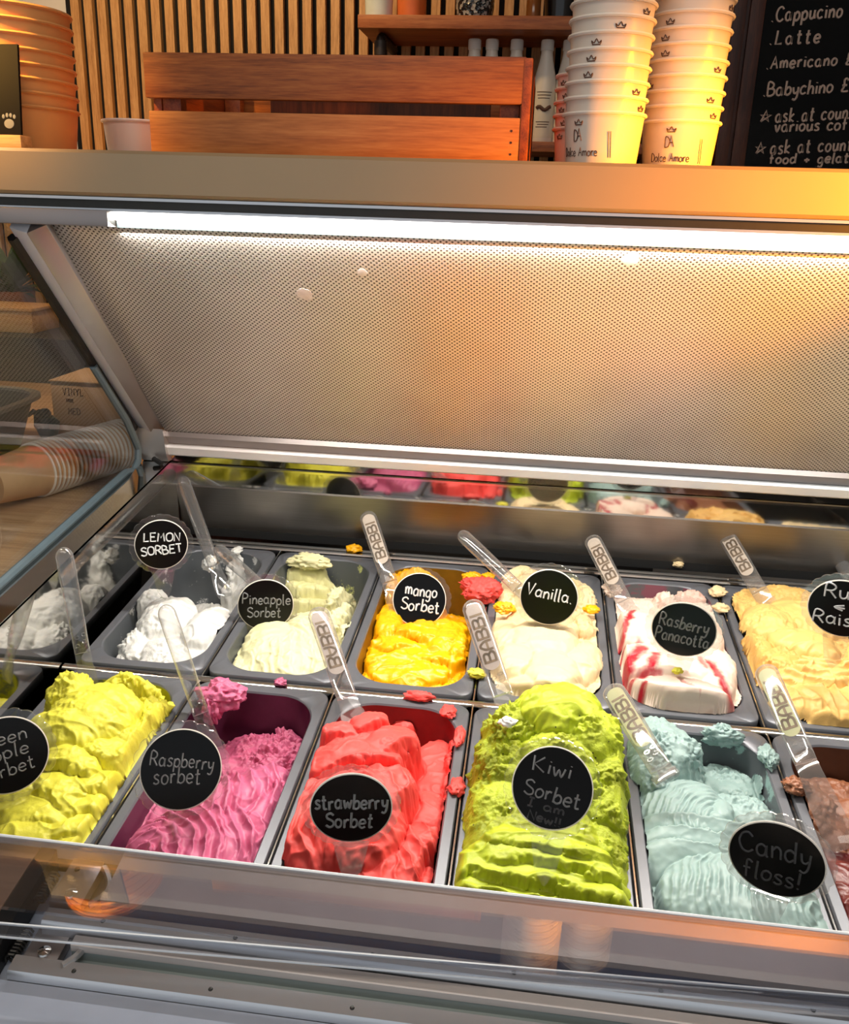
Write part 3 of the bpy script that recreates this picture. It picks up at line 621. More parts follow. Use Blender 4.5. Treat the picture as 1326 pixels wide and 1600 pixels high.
for px, lb in names.items():
    x = on_y(px, 150, 1.6)[0]
    t = thing('syrup_bottle', lb, 'bottle', (x, 1.6, 0.7295), 'white syrup bottles on the lower shelf')
    mb = MB(); mb.lathe([(0.0001, 0), (0.027, 0), (0.029, 0.004), (0.029, 0.135), (0.027, 0.155), (0.0175, 0.195), (0.015, 0.212), (0.015, 0.222), (0.0001, 0.222)], 32); mb.build('bottle_body', btl, t)
    mb = MB(); mb.lathe([(0.0155, 0.218), (0.0165, 0.219), (0.0165, 0.240), (0.0150, 0.243), (0.0001, 0.243)], 28); mb.build('bottle_cap', MAT['rim_white'], t)
    mb = MB(); mb.lathe([(0.0292, 0.012), (0.0294, 0.013), (0.0294, 0.122), (0.0292, 0.123)], 32); l_ = mb.build('paper_label', lab, t)
    mb = MB()
    pl_ = lambda u, v: (0.0297*math.sin(u/0.0297), -0.0297*math.cos(u/0.0297), v)
    for r0, r1, zz in ((-0.02, 0.02, 0.120), (-0.018, 0.018, 0.113), (-0.016, 0.015, 0.106), (-0.018, 0.018, 0.05), (-0.014, 0.016, 0.044), (-0.018, 0.012, 0.038)):
        mb.tube([pl_(r0+(r1-r0)*k/8, zz) for k in range(9)], 0.0009, 4)
    mb.tube([pl_(-0.018+0.036*k/8, 0.082+0.004*math.sin(k)) for k in range(9)], 0.005, 6); mb.build('label_print', MAT['cup_ink'], l_)

# chalkboard drinks menu in a dark wooden frame
YM = 1.55
q0, q1 = on_y(1199, 0, YM), on_y(1160, 256, YM)
bx = (q0[0]+q1[0])/2; slope = (q0[0]-q1[0])/(q0[2]-q1[2])
Mb = Matrix.Translation((bx, YM, 0.60)) @ Matrix.Rotation(0.0, 4, 'Z')
t = thing('menu_board', 'framed black chalkboard listing coffee drinks on the right', 'menu board', (bx+0.5, YM+0.02, 0.58), world=True)
MB().box((bx, YM, 0.56), (bx+0.95, YM+0.012, 1.42)).build('chalkboard_panel', MAT['board'], t)
fr = MB(); fr.box((bx-0.034, YM-0.006, 0.53), (bx, YM+0.02, 1.45)); fr.box((bx-0.074, YM-0.012, 0.53), (bx-0.044, YM+0.02, 1.45)); fr.box((bx-0.074, YM+0.004, 0.53), (bx, YM+0.02, 1.45))
fr.box((bx-0.07, YM-0.012, 0.50), (bx+1.0, YM+0.02, 0.558)); fr.box((bx+0.95, YM-0.012, 0.5), (bx+1.02, YM+0.02, 1.45)); fr.box((bx-0.07, YM-0.012, 1.42), (bx+1.0, YM+0.02, 1.47))
fr.build('board_frame', MAT['dark_wood'], t, bevel=0.0015)
rg = random.Random(3)
def board_line(text, pxl, pyb, cap_px, pxr, pyr, gap=0.2):
    a = on_y(pxl, pyb, YM-0.001); b_ = on_y(pxr, pyr, YM-0.001); size = cap_px*np.dot(a-CAM, _f)/FPX
    S, w = lettering(text, size, gap, 0.03, rg); k = (b_[0]-a[0])/w; dz = (b_[2]-a[2])/w
    mb = MB(); pen(mb, S, lambda x, y: (a[0]+x*k, YM-0.0012, a[2]+y+x*dz), 0.0026, 5); mb.build('chalk_lettering', MAT['board_chalk'], t)
board_line('.Cappucino', 1205, 34, 20, 1314, 27)
board_line('.Latte', 1202, 70, 19, 1279, 67, 0.28)
board_line('.Americano £', 1197, 108, 17, 1330, 101, 0.2)
board_line('.Babychino £.', 1192, 151, 19, 1330, 143, 0.16)
board_line('*', 1186, 190, 14, 1203, 190)
board_line('ask at counter', 1211, 191, 19, 1352, 184, 0.2)
board_line('various coffee', 1210, 206, 17, 1356, 202, 0.16)
board_line('*', 1179, 240, 14, 1195, 240)
board_line('ask at counter', 1203, 241, 19, 1350, 234, 0.2)
board_line('food + gelato', 1201, 256, 14, 1335, 254, 0.18)

# ================================================================== left: wooden counter seen through the end pane
ct = thing('side_counter', 'light wooden counter outside the left end pane', 'counter', (-0.8, 0.3, FZ), world=True)
MB().box((-1.75, -0.75, 0.055), (XL-0.012, 1.28, 0.088)).build('counter_top', MAT['counter'], ct, bevel=0.002)
MB().box((-1.72, -0.70, FZ), (XL-0.03, 1.25, 0.055)).build('counter_body', MAT['dark_wood'], ct)
o = MB().box((-2.2, 1.29, FZ), (0.9, 1.70, 0.205)).build('back_cabinet', plain('charcoal_laminate', (52, 52, 54), 0.5), None, bevel=0.004)
tag(o, 'low charcoal back cabinet behind the wooden counter, seen through the end pane', 'cabinet')
# lying stack of kraft cups
A = np.array([-0.243, 0.375, 0.0]); B = np.array([-0.181, 0.572, 0.0]); d = (B-A)/np.linalg.norm(B-A)
src = None; Mst = lambda k: frame((A[0]+d[0]*0.0096*k, A[1]+d[1]*0.0096*k, 0.088+0.0462), tuple(d), (0, 0, 1)) @ Matrix.Translation((0, 0, -0.094))
for k in range(22):
    lb = ('nearest kraft cup of the row lying on its side on the counter, its side showing' if k == 0 else 'farthest kraft cup of the row lying on its side on the counter' if k == 21 else 'lying kraft cup, ring %d counted from the near end of the row on the counter' % (k+1))
    if src is None:
        src = make_cup('kraft_cup', lb, 'paper cup', 0.0440, 0.033, 0.094, MAT['kraft'], MAT['rim_white'], 'kraft cups lying in a row on the counter'); src.matrix_world = Mst(0)
    else: dup(src, lb, M=Mst(k))
# glove carton, grey basin, plant, small carton
t = thing('glove_carton', 'brown cardboard carton of vinyl gloves behind the lying kraft cups', 'box', (-0.33, 0.82, 0.088), world=True)
MB().box((-0.418, 0.75, 0.0885), (-0.19, 0.90, 0.205)).build('carton_body', MAT['card'], t, bevel=0.001)
mb = MB(); mb.box((-0.418, 0.745, 0.2055), (-0.19, 0.90, 0.2075)); mb.build('carton_flap', MAT['card'], t)
mb = MB(); rg = random.Random(5)
for txt, x, z, s in (('VINYL', -0.392, 0.178, 0.014), ('FREE', -0.386, 0.164, 0.006), ('MED', -0.384, 0.138, 0.013)):
    S, w = lettering(txt, s, 0.2, 0.0, rg) if all(c in GL for c in txt) else ([], 0)
    pen(mb, S, lambda a, c: (x+a, 0.7492, z+c), 0.0009, 4)
mb.build('carton_print', MAT['cup_ink'], t)
mb = MB(); rg = random.Random(11)
pts = [(-0.43+0.012*math.sin(i*1.3), 0.735-0.012*math.cos(i*0.9), 0.095+i*0.009) for i in range(7)]
mb.tube(pts, [0.016, 0.018, 0.024, 0.022, 0.017, 0.012, 0.004], 10)
for q in range(3): mb.tube([pts[4], (pts[4][0]-0.012+q*0.014, pts[4][1]-0.012, pts[4][2]+0.012), (pts[4][0]-0.02+q*0.02, pts[4][1]-0.02, pts[4][2]+0.004)], [0.007, 0.006, 0.004], 8)
tag(mb.build('vinyl_glove', plain('teal_vinyl', (38, 84, 92), 0.4)), 'crumpled teal vinyl glove beside the cardboard carton', 'glove')
t = thing('grey_basin', 'large grey basin with a pale rim on the wooden counter at the far left', 'basin', (-0.60, 0.56, 0.088))
def sq_loop(a, b_, z, n=40, p=4.0):
    L = []
    for i in range(n):
        q = 2*math.pi*i/n; c_, s_ = math.cos(q), math.sin(q)
        L.append((a*math.copysign(abs(c_)**(2/p), c_), b_*math.copysign(abs(s_)**(2/p), s_), z))
    return L
mb = MB(); mb.loops([sq_loop(0.17, 0.14, 0.0), sq_loop(0.2, 0.165, 0.10), sq_loop(0.195, 0.16, 0.10), sq_loop(0.165, 0.135, 0.006)], True, True); mb.build('basin_body', plain('grey_basin_plastic', (96, 100, 100), 0.5), t)
mb = MB(); mb.loops([sq_loop(0.2, 0.165, 0.097), sq_loop(0.212, 0.177, 0.098), sq_loop(0.212, 0.177, 0.105), sq_loop(0.196, 0.161, 0.105), sq_loop(0.196, 0.161, 0.098)]); mb.build('basin_rim', plain('pale_basin_rim', (150, 152, 146), 0.4), t)
t = thing('small_carton', 'small tan carton on the charcoal back cabinet', 'box', (-0.95, 1.42, 0.205), world=True)
MB().box((-1.16, 1.36, 0.2055), (-0.80, 1.50, 0.262)).build('carton_body', MAT['pine'], t, bevel=0.002)
mb = MB(); mb.box((-1.163, 1.357, 0.2625), (-0.797, 1.503, 0.272)); mb.build('carton_lid', MAT['pine'], t, bevel=0.001)
t = thing('leafy_plant', 'green leafy pot plant against the slatted wall at far left', 'plant', (-0.98, 1.58, 0.205))
mb = MB(); mb.lathe([(0.0001, 0), (0.05, 0), (0.062, 0.09), (0.056, 0.09), (0.05, 0.01), (0.0001, 0.01)], 28); mb.build('plant_pot', plain('clay', (150, 92, 60), 0.7), t)
mb = MB(); rg = random.Random(4)
for k in range(70):
    a = rg.uniform(0, 6.28); e_ = rg.uniform(0.25, 1.35); L = rg.uniform(0.10, 0.22); w = rg.uniform(0.012, 0.022); z0 = 0.085
    dv = Vector((math.cos(a)*math.cos(e_), math.sin(a)*math.cos(e_)*0.45, math.sin(e_))); s = dv.cross(Vector((0, 0, 1))).normalized()
    mid = [Vector((0, 0, z0)) + dv*L*f - Vector((0, 0, 0.05*f*f)) for f in (0, 0.4, 0.7, 1.0)]
    ws = (0.002, w, w*0.8, 0.001)
    vs = [tuple(m_ - s*q) for m_, q in zip(mid, ws)] + [tuple(m_ + s*q) for m_, q in zip(mid, ws)]
    mb.add(vs, [(i, i+1, i+5, i+4) for i in range(3)])
mb.build('leaves', plain('leaf_green', (72, 98, 44), 0.5, 0, 0.3, 40), t)

# ================================================================== pans
def pan_matrix(u, row):
    c = pan_pt(u+0.5, row-0.5); return Matrix.Translation(tuple(c)) @ Matrix.Rotation(TILT, 4, 'X')
def rr_loop(hx, hy, r, z, n=14):
    L = []
    for cx, cy, a0 in ((hx-r, hy-r, 0), (-hx+r, hy-r, 90), (-hx+r, -hy+r, 180), (hx-r, -hy+r, 270)):
        for k in range(n+1):
            a = R(a0+90*k/n); L.append((cx+r*math.cos(a), cy+r*math.sin(a), z))
    return L
OX, OY, OR = 0.0705, 0.160, 0.047
def residue_mat(name, c, amount):
    m, nt, b = new_mat(name); v = coords(nt); f = noise(nt, v, 17, 8, 0.72)
    nt.links.new(ramp(nt, f, [(max(0, 0.34+amount*0.22), lin(c)), (min(1, 0.38+amount*0.22), lin((84, 88, 92)))]) if amount < 1 else ramp(nt, f, [(0.3, lin(tuple(int(q*0.8) for q in c))), (0.7, lin(c))]), b.inputs['Base Color'])
    b.inputs['Roughness'].default_value = 0.35; b.inputs['Specular IOR Level'].default_value = 0.5; return m
def make_pan(u, row, label, inner=None):
    t = thing('gelato_pan', label, 'ice cream pan', group='grey gelato pans', M=pan_matrix(u, row))
    hx, hy = 0.0822, 0.1745
    mb = MB(); mb.loops([rr_loop(hx, hy, 0.018, -0.011), rr_loop(hx, hy, 0.018, -0.0015), rr_loop(hx-0.0012, hy-0.0012, 0.017, 0.0), rr_loop(OX+0.0015, OY+0.0015, OR, 0.0), rr_loop(OX, OY, OR-0.001, -0.002)])
    mb.build('pan_rim', MAT['pan'], t, angle=50)
    mb = MB(); L = [rr_loop(OX-0.012*q, OY-0.014*q, OR-0.001-0.01*q, -0.002-0.108*q) for q in (0, 0.3, 0.6, 0.92)] + [rr_loop(OX-0.02, OY-0.022, OR-0.018, -0.110), rr_loop(0.02, 0.05, 0.01, -0.111)]
    mb.loops(L, False, True); mb.build('pan_well', inner or MAT['pan_in'], t, angle=60)
    return t
PANS = {}
white_res = residue_mat('pan_with_white_residue', (206, 206, 204), 0.25)
for (u, row, lb, inner) in (
    (0, 1, 'grey pan of white lemon sorbet against the steel end wall, back row', white_res),
    (1, 1, 'grey pan of pale pineapple sorbet, second from the end wall in the back row', residue_mat('pan_with_pale_residue', (196, 200, 130), 0.2)),
    (2, 1, 'grey pan of orange mango sorbet, third from the end wall in the back row', residue_mat('pan_with_orange_residue', (128, 92, 20), 1)),
    (3, 1, 'grey pan of cream vanilla gelato, fourth from the end wall in the back row', residue_mat('pan_with_cream_residue', (206, 196, 168), 0.3)),
    (4, 1, 'grey pan of white and red panna cotta gelato in the back row', residue_mat('pan_with_pink_residue', (120, 70, 84), 0.7)),
    (5, 1, 'grey pan of caramel rum and raisin gelato in the back row', None),
    (6, 1, 'grey pan cut by the right picture edge, beyond the caramel gelato', None),
    (0, 0, 'grey pan of yellow green apple sorbet against the end wall, front row', residue_mat('pan_with_yellow_residue', (150, 150, 30), 0.8)),
    (1, 0, 'grey pan of pink raspberry sorbet, second from the end wall in the front row', residue_mat('pan_with_purple_film', (92, 36, 64), 1)),
    (2, 0, 'grey pan of red strawberry sorbet, third from the end wall in the front row', residue_mat('pan_with_red_film', (128, 34, 38), 1)),
    (3, 0, 'grey pan of lime green kiwi sorbet in the front row', None),
    (4, 0, 'grey pan of pale blue candy floss gelato in the front row', residue_mat('pan_with_blue_residue', (140, 170, 166), 0.22)),
    (5, 0, 'grey pan of brown chocolate gelato at the right edge, front row', residue_mat('pan_with_brown_film', (84, 50, 36), 1))):
    PANS[(u, row)] = make_pan(u, row, lb, inner)

# ================================================================== gelato: sculpted masses
_rs = np.random.RandomState(5); _perm = _rs.permutation(256); _perm = np.concatenate([_perm, _perm, _perm])
_grad = _rs.normal(size=(256, 3)); _grad /= np.linalg.norm(_grad, axis=1, keepdims=True)
def pnoise(x, y, z):
    xi, yi, zi = np.floor(x).astype(int), np.floor(y).astype(int), np.floor(z).astype(int)
    xf, yf, zf = x-xi, y-yi, z-zi; s = lambda t: t*t*t*(t*(t*6-15)+10)
    u, v, w = s(xf), s(yf), s(zf); out = 0
    for dx in (0, 1):
        for dy in (0, 1):
            for dz in (0, 1):
                h = _perm[_perm[_perm[(xi+dx) & 255]+((yi+dy) & 255)]+((zi+dz) & 255)]; g = _grad[h]
                d = g[..., 0]*(xf-dx)+g[..., 1]*(yf-dy)+g[..., 2]*(zf-dz)
                out = out + d*(u if dx else 1-u)*(v if dy else 1-v)*(w if dz else 1-w)
    return out*1.6
def fbm(x, y, z, o=3):
    a, t = 1.0, 0
    for k in range(o): t = t + a*pnoise(x*2**k+13.7*k, y*2**k-7.1*k, z*2**k+3.3*k); a *= 0.5
    return t
def local(u, row, px, py, h):
    """pan coordinates (mm) of the point seen at a pixel, h mm above the rim"""
    P = on_pan(px, py, h/1000.0) - pan_pt(u+0.5, row-0.5)
    return P[0]*1000, float(P@PM)*1000
def seg_dist(X, Y, pts):
    D = np.full(X.shape, 1e9)
    for (x0, y0), (x1, y1) in zip(pts[:-1], pts[1:]):
        dx, dy = x1-x0, y1-y0; t = np.clip(((X-x0)*dx+(Y-y0)*dy)/(dx*dx+dy*dy+1e-9), 0, 1)
        D = np.minimum(D, np.hypot(X-x0-t*dx, Y-y0-t*dy))
    return D
def smax(a, b, k):
    h = np.clip(k-np.abs(a-b), 0, k)/k
    return np.maximum(a, b) + h*h*k*0.25
def gelato(u, row, name_label, mat, base, blobs, res=1.1, seed=0, warp=3.5, streaks=(), tint_noise=0.0, crumb_base=1.0, k=3.0, over=2.5, fold=1.0):
    """blobs: (pixel x, pixel y, top mm, radius x, radius y, turn deg, drop mm, rough mm, options)
       options: ('arc', amp, wavelength, centre x, centre y) | ('lin', amp, wavelength, deg) | ('cut', deg, offset mm) | ('flat', p) | tint value"""
    xs = np.arange(-84, 84.01, res); ys = np.arange(-176, 176.01, res); X, Y = np.meshgrid(xs, ys)
    sd = seed*17.3; ZR = 0*X
    Xw = X + warp*fbm(X/30+sd, Y/30, ZR+1.5, 2) + 0.8*pnoise(X/6+sd, Y/6, ZR+2.5); Yw = Y + warp*fbm(X/30-sd, Y/30+9.2, ZR+4.5, 2) + 0.8*pnoise(X/6-sd, Y/6, ZR+8.5)
    PH = 0.16*fbm(X/34+sd, Y/34, ZR+7, 2); AM = np.clip(0.75+0.9*pnoise(X/22+sd, Y/22, ZR+11), 0.15, 1.5)
    EJ = 2.2*fbm(X/9+sd, Y/9, ZR+21, 3)
    f, bk, y0, y1 = base
    q = np.clip((Y-y0)/(y1-y0), 0, 1); q = q*q*(3-2*q); H = f + (bk-f)*q + 2.0*fbm(X/18+sd, Y/18, ZR, 3)
    RG = np.full(X.shape, crumb_base); TI = np.zeros(X.shape)
    BH = np.full(X.shape, -1e9)
    for b in blobs:
        px, py, top, rx, ry, rot, drop, rough = b[:8]; opts = b[8:]
        cx, cy = local(u, row, px, py, top); c, s = math.cos(R(rot)), math.sin(R(rot))
        A = ((Xw-cx)*c + (Yw-cy)*s)/rx; B = (-(Xw-cx)*s + (Yw-cy)*c)/ry
        rr = A*A+B*B; ti = 0; fp = 1.0
        for o in opts:
            if isinstance(o, tuple) and o[0] == 'flat': fp = o[1]
        ins = rr < 1; rc = np.clip(rr, 0, 1)
        z = np.where(ins, top - drop*(1-np.sqrt(1-rc**fp)), top-drop-(np.sqrt(rr)-1)*min(rx, ry)*4.0)
        for o in opts:
            if isinstance(o, (int, float)): ti = o; continue
            if o[0] == 'flat': continue
            if o[0] == 'tilt': z = z + o[1]*((Xw-cx)*math.cos(R(o[2])) + (Yw-cy)*math.sin(R(o[2])))/ry; continue
            if o[0] == 'cut':
                dd = (Xw-cx)*math.cos(R(o[1])) + (Yw-cy)*math.sin(R(o[1])) + EJ - o[2]
                z = z - np.where(dd > -3, (np.clip(dd+3, 0, 4)/3)**2*2.2, 0) - np.where(dd > 1, (dd-1)*3.5, 0); continue
            if o[0] == 'arc': dd = np.hypot(Xw-cx-o[3], Yw-cy-o[4])
            else: dd = (Xw-cx)*math.cos(R(o[3])) + (Yw-cy)*math.sin(R(o[3]))
            ph = dd/o[2] + PH*10/o[2]*2; fr = (ph-np.floor(ph))**0.75
            cusp = np.abs(2*fr-1)**1.6
            z = z + 2.0*o[1]*AM*(cusp-0.35)*np.clip((1-rc)*3.5, 0, 1)*ins
        win = z > H
        RG = np.where(win, rough, RG); TI = np.where(win, ti, TI); BH = np.maximum(BH, z); H = smax(H, z, k)
    # opening of the pan, narrowing with depth
    dep = np.clip(-H, 0, 100)/108.0; hx = OX*1000-0.6-12*dep; hy = OY*1000-0.6-14*dep; rr_ = OR*1000-2-10*dep
    qx, qy = np.abs(X)-hx+rr_, np.abs(Y)-hy+rr_
    sdf = np.hypot(np.maximum(qx, 0), np.maximum(qy, 0)) + np.minimum(np.maximum(qx, qy), 0) - rr_
    inside = sdf <= 0
    keep = inside | ((BH > 1.0) & (sdf < over+res*1.6))
    # the mass leans back from the rim unless it is heaped over it
    H = np.where(~inside, np.maximum(np.maximum(BH, 0)*np.sqrt(np.clip(1-(sdf/over)**2, 0, 1)), 0.2), H)
    for pts, w, val in streaks:
        P = [local(u, row, a, b_, h) for a, b_, h in pts]
        D = seg_dist(Xw, Yw, P) + 2.6*fbm(X/8+sd, Y/8, ZR, 3); TI = np.maximum(TI, val*np.clip(1.5*(1-D/w), 0, 1))
        H = H - 1.0*np.clip(1-D/w, 0, 1)
    # sharpen the folds: creases deeper, ridges prouder
    def blur(A_, n):
        for _ in range(n):
            Ap = np.pad(A_, 1, mode='edge'); A_ = (Ap[:-2, 1:-1]+Ap[2:, 1:-1]+Ap[1:-1, :-2]+Ap[1:-1, 2:]+2*Ap[1:-1, 1:-1]+0.7*(Ap[:-2, :-2]+Ap[2:, 2:]+Ap[:-2, 2:]+Ap[2:, :-2]))/8.8
        return A_
    lap = np.clip(H-blur(H, int(14/res)), -5, 5); H = H + np.where(inside, np.clip(0.9*lap, -3.0, 2.2), 0)
    if tint_noise: TI = TI + tint_noise*fbm(X/22+sd, Y/22, ZR+3, 3)
    for _ in range(3):
        Rp = np.pad(RG, 1, mode='edge'); RG = (Rp[:-2, 1:-1]+Rp[2:, 1:-1]+Rp[1:-1, :-2]+Rp[1:-1, 2:]+Rp[1:-1, 1:-1])/5
    gy, gx = np.gradient(H, res); nz = 1/np.sqrt(1+gx*gx+gy*gy); nx_, ny_ = -gx*nz, -gy*nz
    L1 = fbm(X/20+sd, Y/20, H/20, 2); RD = 1-2.2*np.abs(pnoise(X/9-sd, Y/9, H/9+2)); L3 = fbm(X/5-sd, Y/5, H/5, 3); L4 = pnoise(X/2.4, Y/2.4+sd, H/2.4)
    MK = np.clip(0.55+1.3*pnoise(X/24+sd, Y/24, H/24+9), 0.05, 1.3)
    FD = np.clip(1-2.4*np.abs(pnoise((X+9*fbm(X/40, Y/40, ZR+sd, 2))/30+sd, Y/22, H/40+6)), 0, 1)**3
    RE = 1.2*RG + 0.55*RG*RG
    D = 3.0*fold*FD*np.clip(1.2-RG, 0.1, 1)*(H > -40) + RE*(0.8*L1 + MK*(0.8*(RD-0.3) + 0.9*L3 + 0.28*L4)) + 1.3*fbm(X/34+sd, Y/34, H/34+5, 2)
    D = np.where(inside, D, np.maximum(D, -0.3))
    Xo, Yo, Zo = X+nx_*D, Y+ny_*D, H+nz*D
    # clumps crumble outwards a little: shear the rough parts so that edges hang over
    Yo = Yo - 0.9*np.clip(RG-1, 0, 2)*pnoise(X/7+sd, Y/7, H/7+4)
    idx = -np.ones(X.shape, int); idx[keep] = np.arange(keep.sum())
    V = np.stack([Xo[keep], Yo[keep], Zo[keep]], 1)/1000.0
    a, b_, c_, d_ = idx[:-1, :-1], idx[:-1, 1:], idx[1:, 1:], idx[1:, :-1]; ok = (a >= 0) & (b_ >= 0) & (c_ >= 0) & (d_ >= 0)
    F = np.stack([a[ok], b_[ok], c_[ok], d_[ok]], 1)
    me = bpy.data.meshes.new('gelato_mass'); me.from_pydata(V.tolist(), [], F.tolist()); me.update()
    me.polygons.foreach_set('use_smooth', [True]*len(me.polygons))
    at = me.attributes.new('tint', 'FLOAT', 'POINT'); at.data.foreach_set('value', np.clip(TI[keep], 0, 1).astype(np.float32))
    at = me.attributes.new('grain', 'FLOAT', 'POINT'); at.data.foreach_set('value', np.clip(0.12+RG[keep]/2.2, 0, 1).astype(np.float32))
    o = bpy.data.objects.new('gelato', me); COL.objects.link(o); me.materials.append(mat); o.matrix_world = pan_matrix(u, row)
    return tag(o, name_label, 'gelato', 'gelato in the pans')
GM = dict(
    lemon=gelato_mat('lemon_sorbet', (240, 238, 232), (226, 220, 200), 0.1, 0.3),
    pine=gelato_mat('pineapple_sorbet', (232, 226, 178), (208, 206, 122), 0.12, 0.3),
    mango=gelato_mat('mango_sorbet', (255, 184, 10), (252, 158, 6), 0.15, 0.2, 0.55, 0.3),
    vanilla=gelato_mat('vanilla_gelato', (232, 208, 162), (216, 178, 116), 0.12, 0.2),
    panna=gelato_mat('panna_cotta_gelato', (236, 212, 194), (170, 8, 36), 0.1, 0.12),
    rum=gelato_mat('rum_raisin_gelato', (234, 190, 112), (206, 148, 64), 0.12, 0.3),
    apple=gelato_mat('green_apple_sorbet', (226, 219, 72), (204, 192, 32), 0.12, 0.25),
    rasp=gelato_mat('raspberry_sorbet', (206, 104, 140), (166, 62, 96), 0.12, 0.22),
    straw=gelato_mat('strawberry_sorbet', (236, 84, 78), (214, 50, 52), 0.12, 0.18, 0.35, 0.48),
    kiwi=gelato_mat('kiwi_sorbet', (188, 202, 46), (140, 146, 22), 0.12, 0.4, 0.4, 0.45, ((40, 36, 16), 85, 0.055)),
    candy=gelato_mat('candy_floss_gelato', (150, 174, 170), (120, 144, 140), 0.12, 0.18),
    choc=gelato_mat('chocolate_gelato', (150, 96, 66), (96, 18, 22), 0.06, 0.3, 0.6, 0.3),
)
gelato(0, 1, 'white lemon sorbet scooped away at the back of its pan', GM['lemon'], (-34, -88, -20, 50), [
    (258, 945, 15, 40, 56, 8, 34, 0.5), (322, 962, 13, 28, 50, -14, 30, 0.25), (222, 990, -6, 28, 46, 0, 26, 1.6), (262, 1000, -4, 44, 44, 0, 26, 1.3),
    (300, 1015, -12, 44, 30, 0, 24, 0.8), (205, 1022, -20, 24, 22, 0, 16, 1.6), (345, 990, -4, 16, 40, -12, 24, 1.0), (236, 925, 12, 22, 26, 0, 24, 1.2),
    (372, 860, 1, 9, 14, 0, 12, 2.2), (180, 848, 0.5, 16, 8, 0, 8, 2.2)], seed=1, k=2)
gelato(1, 1, 'pale yellow pineapple sorbet, low in front with smears behind', GM['pine'], (-18, -90, 0, 70), [
    (455, 1000, -2, 66, 74, 0, 22, 0.25, ('lin', 1.2, 13, 15)), (525, 955, 5, 15, 50, -12, 30, 1.8), (548, 975, 2, 8, 30, -12, 16, 1.8), (425, 985, 1, 40, 60, 0, 24, 0.5),
    (480, 965, 5, 36, 40, 0, 26, 0.5, ('lin', 1.0, 9, 60)), (478, 886, -6, 34, 12, 0, 12, 1.2, 0.35), (480, 912, -20, 36, 9, -4, 9, 1.0, 0.35), (490, 936, -34, 38, 10, 0, 9, 1.0, 0.3), (525, 925, -8, 8, 30, -10, 14, 1.8)], seed=2)
gelato(2, 1, 'bright orange mango sorbet with a lump left at the back', GM['mango'], (-28, -72, 10, 90), [
    (640, 1010, -8, 64, 70, 0, 20, 0.5), (650, 892, 0, 40, 40, 0, 34, 1.2, ('lin', 2.0, 14, 70)), (606, 960, -2, 22, 56, 8, 28, 0.9), (694, 985, 0, 32, 56, -8, 26, 0.5), (652, 978, 4, 36, 30, 20, 18, 0.5, ('cut', -100, 14)),
    (620, 1000, -2, 34, 24, -25, 12, 0.4, ('cut', -70, 10)), (680, 1022, -7, 42, 20, 15, 12, 0.3, ('cut', -90, 8)), (612, 905, 0, 14, 36, 0, 24, 1.0), (640, 1044, -15, 50, 16, 0, 10, 0.3), (715, 1000, -2, 14, 44, -6, 18, 1.2), (610, 1028, -12, 34, 16, 20, 10, 0.3, ('cut', -80, 6))], seed=3, warp=7, tint_noise=0.35, k=1.5)
gelato(3, 1, 'cream vanilla gelato heaped in smooth folds above its rim', GM['vanilla'], (0, 0, 0, 1), [
    (850, 985, 30, 50, 56, 0, 26, 0.15, ('flat', 1.3)), (812, 1020, 26, 34, 50, 24, 28, 0.15, ('cut', -20, 16), ('flat', 1.4)), (862, 1035, 26, 40, 56, -4, 26, 0.12, ('flat', 1.5)), (905, 1020, 22, 30, 60, -20, 30, 0.15, ('cut', 190, 16)), (800, 985, 22, 30, 56, 14, 30, 0.3),
    (850, 1060, 20, 58, 36, 6, 24, 0.15), (850, 905, 27, 58, 50, 0, 28, 0.7), (800, 915, 16, 24, 44, 0, 26, 1.4), (912, 925, 14, 20, 48, 0, 26, 1.8), (850, 955, 30, 50, 44, 0, 26, 0.25), (912, 968, 15, 18, 26, 0, 20, 1.6, 0.3), (815, 888, 14, 40, 16, 10, 20, 2.0)], seed=4, k=1.2, warp=4.5, over=4, fold=0.45)
gelato(4, 1, 'white panna cotta gelato with red raspberry swirls', GM['panna'], (0, -20, 100, 150), [
    (1000, 965, 37, 46, 46, 12, 34, 0.1, ('flat', 1.3)), (1075, 965, 30, 52, 56, 0, 30, 0.15), (998, 1012, 34, 48, 26, 22, 28, 0.12, ('flat', 1.3)), (1045, 1028, 35, 70, 34, 4, 26, 0.1, ('flat', 1.5)), (1065, 1076, 31, 70, 50, -8, 26, 0.08, ('flat', 1.6)),
    (1112, 1035, 27, 34, 66, -12, 30, 0.12, ('flat', 1.3)), (1042, 930, 14, 20, 20, 0, 22, 1.8, 0.12), (1080, 925, 4, 26, 14, 0, 18, 1.8, 0.25), (955, 925, 3, 16, 14, 0, 14, 1.8, 0.55)], seed=5, warp=3, k=0.8, over=4, fold=0.2,
    streaks=(([(992, 942, 36), (984, 960, 36), (972, 990, 34)], 6.8, 0.95), ([(1000, 992, 35), (970, 1008, 33)], 6.8, 0.9), ([(1003, 1010, 35), (985, 1030, 34), (978, 1050, 32)], 12.2, 0.95), ([(1025, 1018, 36), (1018, 1040, 34), (1000, 1050, 32)], 9.5, 0.9), ([(990, 1050, 31), (1030, 1046, 33)], 5.4, 0.85),
             ([(1110, 1035, 28), (1128, 1062, 26), (1142, 1085, 22)], 9.5, 0.9), ([(985, 1078, 30), (1008, 1062, 31)], 5.4, 1.0), ([(1022, 940, 34), (1042, 946, 34)], 6.8, 0.9), ([(1115, 1108, 24), (1120, 1118, 22)], 5.4, 0.9), ([(1090, 1020, 30), (1100, 1040, 30)], 6.8, 0.6), ([(1060, 1058, 30), (1110, 1092, 29)], 2.4, 0.5)))
